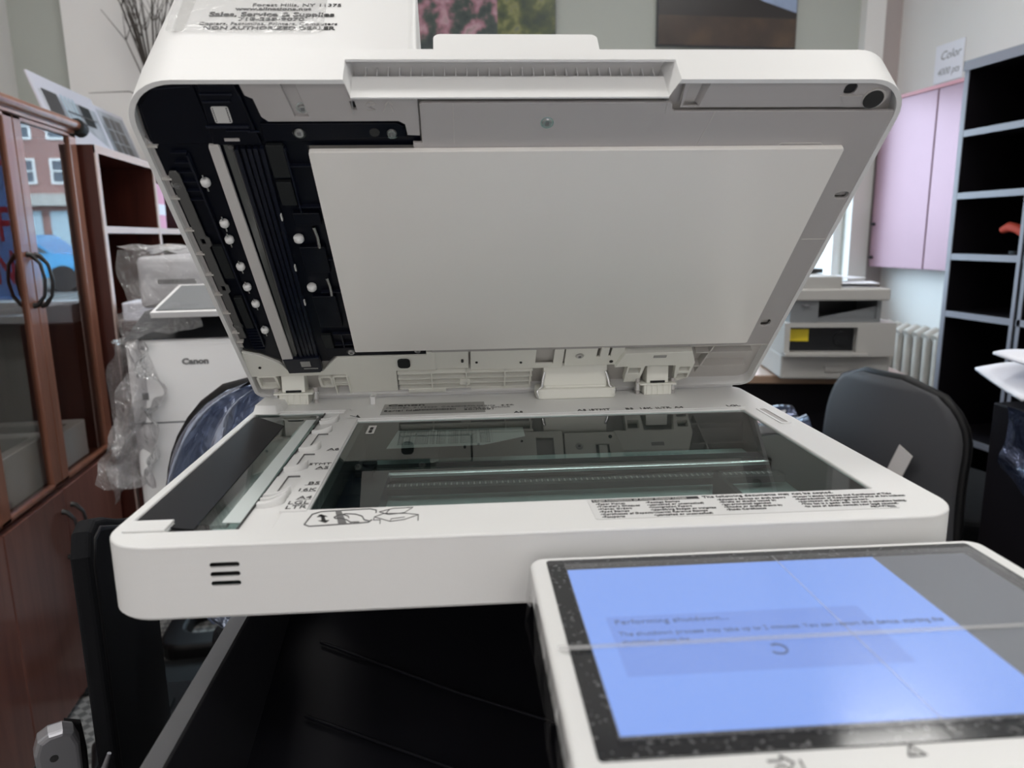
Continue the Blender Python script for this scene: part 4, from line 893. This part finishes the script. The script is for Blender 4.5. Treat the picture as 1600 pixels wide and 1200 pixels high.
for (x, y, z, r) in ((-.012, -.02, .285, .026), (.010, .01, .265, .018), (-.010, -.03, .150, .024)):
    b = MB()
    for k in range(9):
        t = rng.uniform(0, 6.28); e = rng.uniform(-.6, .9); d = Vector((math.cos(t) * math.cos(e), math.sin(t) * math.cos(e), math.sin(e)))
        b.cyl((x, y, z), tuple(Vector((x, y, z)) + d * r * 1.4), r * .35, M['gold'], 6, .001)
    b.build('gold_flower', vz)
b = MB(); b.lathe([(0, 0), (.022, .0), (.026, .06), (.020, .14), (0, .145)], M['pad'], (.045, .02, .38), 14); b.build('seed_head', vz)

# ------------------------------------------------------------------ white floor copier in plastic behind the chair (left)
pr = empty('wrapped_copier', (-.28, 1.2, .42), 0, 'white and black copier in clear plastic wrapping, standing left behind the raised lid', 'copier')
px0, px1, py0, py1 = -.512, .00, .952, 1.47
lt = empty('low_table', (-.33, 1.22, 0), 0, 'low black table under the wrapped copier on the carpet', 'table')
b = MB(); b.box(-.53, .06, .93, 1.60, .385, .42, M['blackwood']); part(b, 'table_top', lt)
for xx in (-.22, .02):
    for yy in (.94, 1.56): b = MB(); b.box(xx, xx + .03, yy, yy + .03, 0, .385, M['blackwood']); part(b, 'leg', lt)
b = MB(); b.box(px0, px1, py0, py1, .422, .962, M['prwhite']); b.mats = [M['prpale']]; part(b, 'lower_housing', pr, bevel=.012, seg=3)
b = MB(); b.box(px0, px1, py0 - .0008, py0, .783, .786, M['prgrey']); part(b, 'drawer_gap', pr)
b = MB(); b.text('Canon', .0165, M['greyink'], frame((-.402, py0 - .001, .908), (1, 0, 0), (0, 0, 1)), sx=1.2, bold=.0008); part(b, 'logo', pr)
b = MB(); b.box(-.487, -.475, py0 - .001, py0, .835, .850, M['greyink']); part(b, 'badge', pr)
b = MB(); b.prism([(px0, py0), (px1, py0), (px1, py1), (px0, py1)], .962, 1.015, M['prdark'], top=[(px0 + .03, py0 + .06), (px1, py0 + .06), (px1, py1), (px0 + .03, py1)]); part(b, 'black_top_band', pr)
b = MB(); b.box(-.512, px1, py0 + .13, py1, 1.015, 1.128, M['prwhite']); b.mats = [M['prpale']]; part(b, 'scanner_unit', pr, bevel=.012, seg=3)
b = MB(); b.box(-.47, -.39, py0 + .128, py0 + .131, 1.068, 1.078, M['greyink']); part(b, 'grip_slot', pr)
b = MB(); b.prism([(-.445, py0 - .03), (-.20, py0 - .03), (-.20, py0 + .10), (-.415, py0 + .10)], 0, .012, M['winwhite'], Matrix.Translation((0, 0, 1.02)) @ Matrix.Translation((0, py0, 0)) @ Matrix.Rotation(R(22), 4, 'X') @ Matrix.Translation((0, -py0, 0))); b.prism([(-.435, py0 - .022), (-.21, py0 - .022), (-.21, py0 + .09), (-.408, py0 + .09)], .012, .014, M['prgrey'], Matrix.Translation((0, 0, 1.02)) @ Matrix.Translation((0, py0, 0)) @ Matrix.Rotation(R(22), 4, 'X') @ Matrix.Translation((0, -py0, 0))); part(b, 'operation_panel', pr)
# its wrapping: crumpled film
def film(name, fn, nu, nv, m, amp, freq, seed, parent=None, label=None, cat=None, group=None):
    b = MB()
    def g(u, v):
        p = Vector(fn(u, v)); q = p * freq + Vector((seed, seed * 2, 0))
        return p + Vector((noise.noise(q), noise.noise(q + Vector((9, 3, 1))), noise.noise(q + Vector((2, 8, 5))))) * amp
    b.grid(g, nu, nv, m); 
    if parent: return part(b, name, parent)
    return b.build(name, label=label, cat=cat, group=group)
film('plastic_wrapping', lambda u, v: (-.540 + u * .50, py0 + .10, 1.025 + v * .120), 50, 20, M['wrap'], .022, 14, 1, pr)
film('plastic_wrapping', lambda u, v: (-.530 + u * .34, py0 + .10 + v * .30, 1.145 - .01 * v), 30, 20, M['wrap'], .02, 14, 4, pr)
film('plastic_wrapping', lambda u, v: (px0 - .012 - .015 * math.sin(v * 5) - .09 * max(0, .55 - v) + u * (.05 + .07 * (1 - v)), py0 - .03 - .05 * u * math.sin(u * 7), .66 + v * .30), 26, 40, M['wrapstrong'], .035, 18, 2, pr)
film('plastic_wrapping', lambda u, v: (px0 - .02 - .05 * (1 - v), py0 + u * .4, .62 + v * .34), 26, 40, M['wrapstrong'], .03, 16, 7, pr)
film('plastic_wrapping', lambda u, v: (px0 + u * .16, py0 - .012 - .01 * v, .965 + v * .055 + .02 * u), 26, 12, M['wrap'], .014, 22, 9, pr)
# white ream on the shelf/box left of it
boxobj('paper_stack', -.740, -.610, 1.65, 1.79, .930, .985, M['paper'], 'stack of white paper on the dark carton beside the wrapped copier', 'paper', .004)
boxobj('black_crate', -.745, -.600, 1.64, 1.80, 0, .93, M['mahogdk'], 'tall dark carton between the bookcase and the wrapped copier', 'box', .004)

# ------------------------------------------------------------------ chairs
def back_shell(w, h, z0, m, bulge=.06, r=.16, th=.035, n=16, top=1.0):
    """rounded curved backrest, local x = width, y = depth, z up"""
    b = MB(); nu, nv = 20, 20
    def outline(u, v):
        x = (u - .5) * w; z = z0 + v * h
        # round the top corners
        dz = (z0 + h) - z; ww = w / 2
        if dz < r: ww = w / 2 - r + math.sqrt(max(0, r * r - (r - dz) ** 2))
        db = z - z0; rb = r * .6
        if db < rb: ww = min(ww, w / 2 - rb * .8 + .8 * math.sqrt(max(0, rb * rb - (rb - db) ** 2)))
        x = (u - .5) * 2 * ww
        y = bulge * (4 * (x / w) ** 2) * .8 + .03 * math.sin(v * math.pi)
        return x, y, z
    b.grid(lambda u, v: outline(u, v), nu, nv, m)
    k = len(b.v); b.grid(lambda u, v: (outline(u, v)[0], outline(u, v)[1] + th, outline(u, v)[2]), nu, nv, m)
    # rim
    idx = [i for i in range(nu + 1)] + [j * (nu + 1) + nu for j in range(1, nv + 1)] + [nv * (nu + 1) + i for i in range(nu - 1, -1, -1)] + [j * (nu + 1) for j in range(nv - 1, 0, -1)]
    f = [(idx[i], idx[(i + 1) % len(idx)], k + idx[(i + 1) % len(idx)], k + idx[i]) for i in range(len(idx))]
    mi = b.mi(m)
    for q in f: b.f.append(list(q)); b.m.append(mi); b.sm.append(True)
    return b, [outline(i / nu, 1) for i in range(nu + 1)], outline
def rimtube(outl, m, r=.012, off=.017):
    pts = [outl(0, v / 16) for v in range(2, 17)] + [outl(u / 16, 1) for u in range(1, 16)] + [outl(1, v / 16) for v in range(16, 1, -1)]
    # drop duplicates
    pp = [pts[0]]
    for p in pts[1:]:
        if (Vector(p) - Vector(pp[-1])).length > .004: pp.append(p)
    return MB().tube([(x, y + off, z) for x, y, z in pp], r, m, 8)
def chair(name, x, y, rz, top, label, w=.46, h=.46, mesh='charcoalmesh', wrapped=False, arms=True, group=None, armm='chairpl', r=.16, bulge=.06):
    t = empty(name, (x, y, 0), rz, label, 'chair', group)
    b, _, ol = back_shell(w, h, top - h, M[mesh], r=r, bulge=bulge); b.build('backrest', t)
    rimtube(ol, M['chairpl']).build('back_rim', t)
    b = MB(); b.tube([(0, .06, top - h * .6), (0, .10, top - h - .05), (0, .05, .44), (0, -.15, .42)], .022, M['chairpl'], 10); b.build('back_bracket', t)
    b = MB(); b.plate(rr(-.24, .24, -.43, -.03, .07), [], .43, .50, M['chairblk'], .02); b.build('seat', t)
    b = MB(); b.cyl((0, -.26, .10), (0, -.26, .43), .028, M['chairpl'], 14); b.build('gas_lift', t)
    for k in range(5):
        a = R(72 * k + 20); c, s_ = math.cos(a), math.sin(a)
        b = MB(); b.tube([(0, -.26, .12), (c * .15, -.26 + s_ * .15, .11), (c * .28, -.26 + s_ * .28, .075)], [.028, .022, .014], M['chairpl'], 8); leg = b.build('base_arm', t)
        b = MB(); b.cyl((c * .28 - s_ * .02, -.26 + s_ * .28 + c * .02, .028), (c * .28 + s_ * .02, -.26 + s_ * .28 - c * .02, .028), .028, M['tyre'], 14); b.build('caster', leg)
    if arms:
        for sx in (-1, 1):
            b = MB(); b.tube([(sx * .25, -.10, .46), (sx * .29, -.08, .56), (sx * .29, -.08, .66), (sx * .29, -.20, .68), (sx * .29, -.36, .67), (sx * .29, -.36, .60), (sx * .26, -.30, .46)], .017, M[armm], 8, 1.2); b.build('armrest', t)
    return t, ol
# chair wrapped in dark shiny plastic, left behind the copier
tc_, ol = chair('wrapped_chair', -.090, .45, R(166), .965, 'office chair under a wrinkled dark blue plastic cover, left behind the copier', w=.46, h=.40, mesh='bluewrap', r=.20, bulge=-.06, arms=False)
b = MB()
def gcov(u, v):
    p = Vector(ol(min(1, max(0, u)), .02 + .96 * v)); f = .026 * math.sin(u * 44 + 2.2 * math.sin(v * 2.5 + u * 3)) + .006 * math.sin(u * 85 + v * 7)
    return p + Vector((0, .055 + f, 0))
b.grid(gcov, 90, 30, M['bluewrap']); b.build('plastic_cover', tc_)
b = MB(); b.plate(rr(-.24, .24, -.30, .20, .10), [rr(-.17, .17, -.22, .12, .07)], -.02, .02, M['chairpl'], .012)
# mesh task chair in front on the left, seen edge-on with silver arm
tf = empty('task_chair', (-.34, .12, 0), 0, 'black task chair with a silver arm, cut off at the lower left of the picture', 'chair')
A_, B_ = Vector((-.266, .03, 0)), Vector((-.333, .40, 0))
xa = (B_ - A_).normalized()
b = MB(); T = frame((A_.x, A_.y, .42), xa, (0, 0, 1))
outl_ = [(0, 0), (.372, 0), (.372, .33), (.355, .352), (.27, .395), (.17, .430), (.10, .458), (.05, .474), (.022, .472), (.006, .452)]
b.plate(outl_, [], -.006, .012, M['chairblk'], .005, T=T); ob = b.build('backrest', tf); ob.matrix_parent_inverse = Matrix.Translation(tf.location).inverted()
b = MB(); b.tube([tuple(T @ Vector((x, z, .011))) for x, z in ((.014, .0), (.014, .25), (.016, .440), (.030, .460), (.06, .460), (.12, .438), (.20, .408))], .003, M['chairpl'], 8); ob = b.build('back_rim', tf); ob.matrix_parent_inverse = Matrix.Translation(tf.location).inverted()
def tp_(b, name, par=None, **k):
    o = b.build(name, par or tf, **k)
    if par is None: o.matrix_parent_inverse = Matrix.Translation(tf.location).inverted()
    return o
AT = frame((-.3045, .030, .588), (.906, .42, 0), (.05, -.10, 1))
b = MB(); b.plate([(-.010, -.16), (-.008, -.05), (-.0120, .02), (-.0185, .075), (-.0195, .105), (-.0150, .119), (-.006, .124), (.006, .124), (.0145, .119), (.0185, .105), (.0180, .075), (.0125, .02), (.010, -.05), (.014, -.16)], [], -.011, .009, M['silver'], .0045, T=AT); arm = tp_(b, 'arm_post')
b = MB(); b.plate([(-.006, -.16), (-.004, -.05), (-.002, .02), (.0, .075), (.008, .120), (.0215, .112), (.0235, .080), (.0220, .02), (.0235, -.05), (.028, -.16)], [], -.018, -.0105, M['chairpl'], .002, T=AT); tp_(b, 'arm_pad', arm)
b = MB(); b.cyl(tuple(AT @ Vector((-.004, .098, .0085))), tuple(AT @ Vector((-.004, .098, .0098))), .0036, M['ink'], 12); tp_(b, 'screw_hole', arm)
b = MB(); b.tube([(-.296, .02, .49), (-.275, .015, .60), (-.262, .010, .655), (-.250, .008, .685)], [.010, .006, .004, .002], M['silver'], 8); tp_(b, 'arm_trim')
b = MB(); b.prism(rr(-.34, -.125, .02, .33, .05), .40, .455, M['chairblk']); tp_(b, 'seat', bevel=.015)
b = MB(); b.cyl((-.24, .20, .08), (-.24, .20, .41), .03, M['chairpl'], 12); tp_(b, 'gas_lift')
for k in range(5):
    a = R(72 * k + 30); b = MB(); b.tube([(-.24, .20, .10), (-.24 + .12 * math.cos(a), .20 + .2 * math.sin(a), .05)], [.03, .018], M['chairpl'], 8); lg = tp_(b, 'base_arm')
# black foot plate with ribs behind it, on the carpet
b = MB(); b.plate([(-.68, .95), (-.66, 1.08), (-.58, 1.17), (-.42, 1.17), (-.40, .78), (-.62, .78)], [], .0, .05, M['chairpl'], .01)
for k in range(7): b.box(-.635 + k * .032, -.630 + k * .032, .82, 1.08, .05, .062, M['pad'])
b.build('ribbed_base', label='black ribbed plastic base lying on the carpet beside the copier', cat='base')
b = MB(); b.plate(rr(-.66, -.42, 1.34, 1.62, .07), [rr(-.60, -.485, 1.42, 1.57, .04)], .0, .05, M['chairpl'], .012); b.plate(rr(-.45, -.26, 1.42, 1.55, .03), [], .0, .045, M['chairpl'], .01); b.build('seat_ring', label='black rounded plastic ring lying on the patterned carpet under the low table', cat='ring')
b = MB(); b.box(-.95, -.25, 1.22, 1.34, 0, .012, M['pad']); b.build('floor_strip', label='flat dark strip lying on the patterned carpet behind the ribbed base', cat='mat', bevel=.003)

# ------------------------------------------------------------------ right side: desk, printer, chairs, shelves
tc2, ol2 = chair('mesh_chair', 1.24, .95, R(100), .812, 'charcoal mesh office chair with a pale tag, right behind the copier', w=.42, h=.50, r=.15, bulge=-.08, arms=False)
b = MB(); b.box(-.022, .022, 0, .125, -.001, .001, M['tagw'], frame((-.080, .066, .545), (-1, .05, -.42), (-.42, 0, 1))); b.build('tag', tc2)
# desk
dk = empty('desk', (1.62, 1.75, 0), R(-15), 'low desk with brown top and dark front carrying the grey-white printer', 'desk')
b = MB(); b.plate(rr(-.46, .13, -.31, .36, .02), [], .675, .703, M['desk'], .004); b.build('desk_top', dk)
b = MB(); b.box(-.42, -.39, -.28, .34, 0, .675, M['blackwood']); b.build('side_panel', dk)
b = MB(); b.box(.09, .12, -.28, .34, 0, .675, M['blackwood']); b.build('side_panel', dk)
b = MB(); b.box(-.39, .09, -.27, -.25, .05, .675, M['blackwood']); b.build('front_panel', dk)
# printer on the desk
p2 = empty('laser_printer', (1.430, 1.545, .705), R(-15), 'grey-white printer with a yellow label, on the desk under the white wall', 'printer')
p2.scale = (.8, .8, .8); W2, F2 = .41, -.17
b = MB(); b.box(-.205, .205, F2, .20, 0, .100, M['prwhite']); b.build('paper_drawer', p2, bevel=.008)
b = MB(); b.box(-.04, .05, F2 - .006, F2 + .002, .030, .055, M['prwhite']); b.build('drawer_grip', p2, bevel=.003)
b = MB(); b.plate([(-.205, .095), (.205, .095), (.205, .225), (-.205, .225)], [[(-.185, .112), (.065, .112), (.065, .208), (-.185, .208)]], -.20, .17, M['prwhite'], T=Matrix(((1, 0, 0, 0), (0, 0, 1, 0), (0, 1, 0, 0), (0, 0, 0, 1)))); b.build('middle_housing', p2)
b = MB(); b.box(-.187, .067, F2 + .012, F2 + .05, .11, .21, M['prdark']); b.cyl((.02, F2 + .02, .16), (.02, F2 + .006, .16), .028, M['prdark'], 20); b.build('open_bay', p2)
b = MB(); b.box(-.178, -.105, F2 + .008, F2 + .013, .150, .197, M['yellow']); b.build('yellow_label', p2)
b = MB(); b.prism([(-.205, F2 - .05), (.10, F2 - .05), (.12, F2 + .002), (-.205, F2 + .002)], .098, .108, M['prwhite']); b.build('open_flap', p2, bevel=.002)
b = MB(); b.box(.145, .157, F2 - .001, F2 + .001, .185, .197, M['ink']); b.build('badge', p2)
b = MB(); b.box(-.185, -.08, F2 - .012, .15, .225, .310, M['prgrey']); b.box(-.08, .14, F2 + .0, .15, .225, .240, M['prgrey']); b.box(-.08, .14, .05, .15, .240, .31, M['prdark']); b.box(.14, .155, F2, .15, .225, .310, M['prgrey']); b.prism([(-.08, .24), (.14, .24), (.14, .285)], F2 + .01, F2 + .02, M['prgrey'], Matrix(((1, 0, 0, 0), (0, 0, 1, 0), (0, 1, 0, 0), (0, 0, 0, 1)))); b.build('output_bay', p2)
b = MB(); b.lathe([(0, 0), (.016, 0), (.012, .004), (0, .005)], M['silver'], (-.130, F2 - .015, .29), 16); b.build('button', p2)
b = MB(); b.box(-.185, .175, F2 - .03, .18, .310, .355, M['prwhite']); b.build('scanner_unit', p2, bevel=.006)
b = MB(); b.prism([(-.185, F2 - .02), (.0, F2 - .02), (-.02, .16), (-.185, .16)], .355, .40, M['prwhite']); b.build('document_feeder', p2, bevel=.006)
rng = random.Random(5)
for i, (a, c, w, d_, an) in enumerate(((-.02, -.13, .21, .15, 8), (.05, -.10, .15, .20, -12), (.02, -.04, .21, .15, 25))):
    b = MB(); b.box(0, w, 0, d_, 0, .0015, M['paper'], Matrix.Translation((1.430, 1.545, .705)) @ Matrix.Rotation(R(-15), 4, 'Z') @ Matrix.Scale(.8, 4) @ Matrix.Translation((a - .04, c, .3565 + i * .012)) @ Matrix.Rotation(R(an), 4, 'Z') @ Matrix.Rotation(R(-3 + 2 * i), 4, 'X'))
    b.build('paper_sheet', label=['lowest', 'middle', 'topmost'][i] + ' of the loose white sheets lying on the desk printer', cat='paper', group='loose sheets on the desk printer')
boxobj('black_folder', 1.345, 1.44, 1.585, 1.66, 1.027, 1.040, M['ink'], 'small dark folder lying on the desk printer among the sheets', 'folder')
# wall cabinet, radiator, note, white board
wc = empty('wall_cabinet', (2.42, 2.37, .98), 0, 'shiny pinkish metal wall cabinet with two doors on the right wall', 'cabinet')
def wp(b, name, **k): o = b.build(name, wc, **k); o.matrix_parent_inverse = Matrix.Translation(wc.location).inverted(); return o
b = MB(); b.box(2.405, 2.50, 2.02, 2.72, .985, 1.765, M['pinkmetal']); wp(b, 'cabinet_shell', bevel=.003)
b = MB(); b.box(2.392, 2.404, 2.02, 2.335, .985, 1.752, M['pinkmetal']); wp(b, 'door', bevel=.002)
b = MB(); b.box(2.392, 2.404, 2.342, 2.72, .985, 1.752, M['pinkmetal']); d_ = wp(b, 'door', bevel=.002)
b = MB(); b.box(2.388, 2.412, 2.02, 2.72, 1.753, 1.768, mat('pink_trim', (.60, .26, .30), .4)); wp(b, 'top_trim')
for z in (1.03, 1.19): b = MB(); b.cyl((2.392, 2.70, z), (2.378, 2.70, z), .008, M['pad'], 12); b.build('hinge_knob', d_)
rd = empty('radiator', (2.44, 2.2, 0), 0, 'old cream column radiator against the right wall below the metal cabinet', 'radiator')
for k in range(13):
    y = 1.86 + k * .062; b = MB()
    for x in (2.37, 2.43): b.tube([(x, y, .10), (x, y, .66), (x + .005, y, .71)], [.018, .018, .022], M['radiator'], 10)
    b.tube([(2.355, y, .69), (2.40, y, .715), (2.445, y, .69)], .024, M['radiator'], 10); b.tube([(2.36, y, .12), (2.445, y, .12)], .024, M['radiator'], 10)
    o = b.build('radiator_column', rd); o.matrix_parent_inverse = Matrix.Translation(rd.location).inverted()
b = MB(); b.tube([(2.40, 1.82, .12), (2.40, 2.64, .12)], .016, M['radiator'], 8); b.tube([(2.40, 1.82, .12), (2.40, 1.82, 0)], .016, M['radiator'], 8); o = b.build('pipe', rd); o.matrix_parent_inverse = Matrix.Translation(rd.location).inverted()
b = MB(); T = frame((2.495, 2.51, 1.80), (0, -1, 0), (0, 0, 1)); b.box(0, .17, 0, .16, -.002, .001, M['paper'], T)
b.text('Color', .050, M['greyink'], T @ TR((.03, .095, .0012)), sx=1.0, shear=.3); b.text('4000 pts', .042, M['greyink'], T @ TR((.02, .03, .0012)), sx=.9, shear=.3)
b.build('wall_note', label='white paper note with two handwritten lines, taped above the metal cabinet', cat='note')
# black bookcase on the right
bk = empty('black_bookcase', (2.23, 1.4, 0), 0, 'tall black bookcase with grey shelf edges at the right of the picture', 'bookcase')
def bp(b, name, par=None, **k):
    o = b.build(name, par or bk, **k)
    if par is None: o.matrix_parent_inverse = Matrix.Translation(bk.location).inverted()
    return o
KX = 2.06; KZ = 1.735
b = MB(); b.box(KX + .003, 2.42, 1.772, 1.794, 0, KZ - .03, M['blackwood']); b.box(KX + .003, 2.42, 1.455, 1.478, 0, KZ - .03, M['blackwood']); b.box(2.41, 2.425, .98, 1.794, 0, KZ, M['blackwood']); b.box(KX + .003, 2.42, .98, 1.0, 0, KZ - .03, M['blackwood']); b.box(KX + .003, 2.42, .98, 1.80, KZ - .030, KZ, M['blackwood']); bp(b, 'frame')
b = MB(); b.box(KX, KX + .003, 1.774, 1.794, 0, KZ - .03, M['greyedge']); b.box(KX, KX + .003, 1.466, 1.480, 0, KZ - .03, M['greyedge']); b.box(KX, KX + .003, 1.438, 1.452, 0, KZ - .03, M['greyedge']); b.box(KX - .004, KX + .003, .98, 1.798, KZ - .032, KZ + .001, M['greyedge']); bp(b, 'edging')
for z in (.40, .845, 1.052, 1.266, 1.480):
    for a, c in ((1.480, 1.772), (1.0, 1.455)): b = MB(); b.box(KX + .004, 2.41, a, c, z, z + .022, M['blackwood']); b.box(KX, KX + .004, a, c, z, z + .022, M['greyedge']); bp(b, 'shelf')
b = MB(); pts = [(2.14, 1.64 - .03 * k, 1.155 + .012 * math.sin(k * 1.3)) for k in range(5)]
b.tube(pts, [.012, .017, .016, .017, .010], M['red'], 8); b.tube([(2.15, 1.57, 1.075), (2.15, 1.55, 1.10), (2.15, 1.54, 1.15)], .006, M['tray'], 6); b.cyl((2.15, 1.57, 1.0745), (2.15, 1.57, 1.085), .03, M['pad'], 12); b.build('red_ornament', label='small red ornament on a stand in the black bookcase', cat='ornament')
# fir garland with a tiny lamp on top of the black bookcase
gl = empty('fir_garland', (2.15, 1.40, KZ), 0, 'dark green fir garland with a tiny light on top of the black bookcase', 'garland')
b = MB(); b.tube([(.02, -.25, .02), (.0, -.05, .10), (-.02, .03, .20), (-.03, .05, .30)], .006, M['twig'], 6); b.build('stem', gl)
b = MB(); rng = random.Random(2)
for k in range(160):
    t = rng.random(); p = Vector((0, -.20 + .23 * t, .04 + .24 * t)); d = Vector((rng.uniform(-1, 1), rng.uniform(-.6, 1), rng.uniform(-.6, .8))).normalized() * rng.uniform(.04, .09)
    b.tube([p, p + d], [.0022, .0006], M['leafg'], 4)
b.build('needles', gl, kind='stuff')
b = MB(); b.lathe([(0, 0), (.009, .004), (.010, .012), (0, .022)], mat('tiny_lamp', (.9, .7, .5), .3, emit=((1, .75, .5), 6)), (-.05, .035, .02), 12); b.build('tiny_lamp', gl)
# dark low cabinet at the right edge with papers and plastic
boxobj('low_cabinet', 1.29, 1.9, .22, .68, 0, .80, M['blackwood'], 'dark brown low cabinet below the papers at the right edge', 'cabinet', .004)
for i, (o_, an, tl, w) in enumerate((((1.290, .610, .822), -8, 10, .19), ((1.335, .555, .870), 12, 5, .22), ((1.32, .40, .822), 3, 1, .20))):
    T = Matrix.Translation(o_) @ Matrix.Rotation(R(an), 4, 'Z') @ Matrix.Rotation(R(tl), 4, 'X')
    b = MB(); b.grid(lambda u, v: T @ Vector((u * w, v * .16, .012 * math.sin(u * 3.1 + i) + .01 * v * v)), 10, 8, M['paper']); o = b.build('paper_bundle', label=['front', 'middle', 'rear'][i] + ' sheet of the white papers on the low cabinet at the right edge', cat='paper', group='papers on the low cabinet')
    s = o.modifiers.new('solid', 'SOLIDIFY'); s.thickness = .006
film('plastic_sheet', lambda u, v: (1.27 - .01 * math.sin(v * 6), .62 - u * .28, .68 + v * .12 - .16 * u * (1 - v)), 40, 24, M['darkwrap'], .018, 16, 5, None, 'crumpled shiny plastic sheet hanging below the papers at the right edge', 'plastic sheet')
# covered dark thing between copier and desk printer
t = empty('covered_seat', (.86, 1.10, 0), R(-12), 'low bench under a dark blue plastic cover, between the copier and the desk', 'bench')
b = MB(); b.box(-.14, .22, -.14, .16, .0, .60, M['chairblk']); b.build('bench_body', t, bevel=.03)
b = MB(); b.grid(lambda u, v: (-.155 + u * .39, -.152 + v * .33, .612 + .06 * u + .014 * math.sin(u * 11 + v * 5) + .012 * math.sin(v * 17)), 40, 24, M['darkwrap']); b.build('plastic_cover', t)
tc3, ol3 = chair('wrapped_chair', .78, 1.55, R(172), .935, 'second chair under shiny dark blue plastic, left of the desk printer', w=.44, h=.48, mesh='bluewrap', bulge=-.06, arms=False)

# ------------------------------------------------------------------ pictures on the back wall
def picture(x0, x1, z0, h, parts, label):
    b = MB(); b.box(x0, x1, Y1 - .02, Y1 - .002, z0, z0 + h, M['photodark']); o = b.build('wall_picture', label=label, cat='picture')
    p = MB(); parts(p, x0, x1, z0, h); p.build('print', o)
def pA(p, x0, x1, z0, h):
    w = x1 - x0; p.box(x0 + .004, x0 + w * .58, Y1 - .022, Y1 - .02, z0 + .004, z0 + h - .004, M['blossom']); p.box(x0 + w * .58, x1 - .004, Y1 - .022, Y1 - .02, z0 + .004, z0 + h - .004, M['garden'])
def pB(p, x0, x1, z0, h):
    w = x1 - x0; V = Matrix(((1, 0, 0, 0), (0, 0, 1, 0), (0, 1, 0, 0), (0, 0, 0, 1)))
    p.box(x0 + .004, x1 - .004, Y1 - .021, Y1 - .02, z0 + .004, z0 + h - .004, M['sky'])
    p.box(x0 + .004, x1 - .004, Y1 - .024, Y1 - .021, z0 + .004, z0 + .13, M['field'])
    p.prism([(x0 + .004, z0 + .13), (x1 - .004, z0 + .13), (x1 - .004, z0 + .155), (x0 + w * .75, z0 + .20), (x0 + w * .62, z0 + .235), (x0 + w * .40, z0 + .23), (x0 + w * .2, z0 + .20), (x0 + .004, z0 + .20)], Y1 - .024, Y1 - .021, M['hill'], V)
picture(.19, .815, 1.90, .50, pA, 'photograph of pink blossom and garden greenery high on the back wall')
picture(1.285, 1.965, 2.000, .45, pB, 'photograph of a dark hill over a brown field high on the back wall')
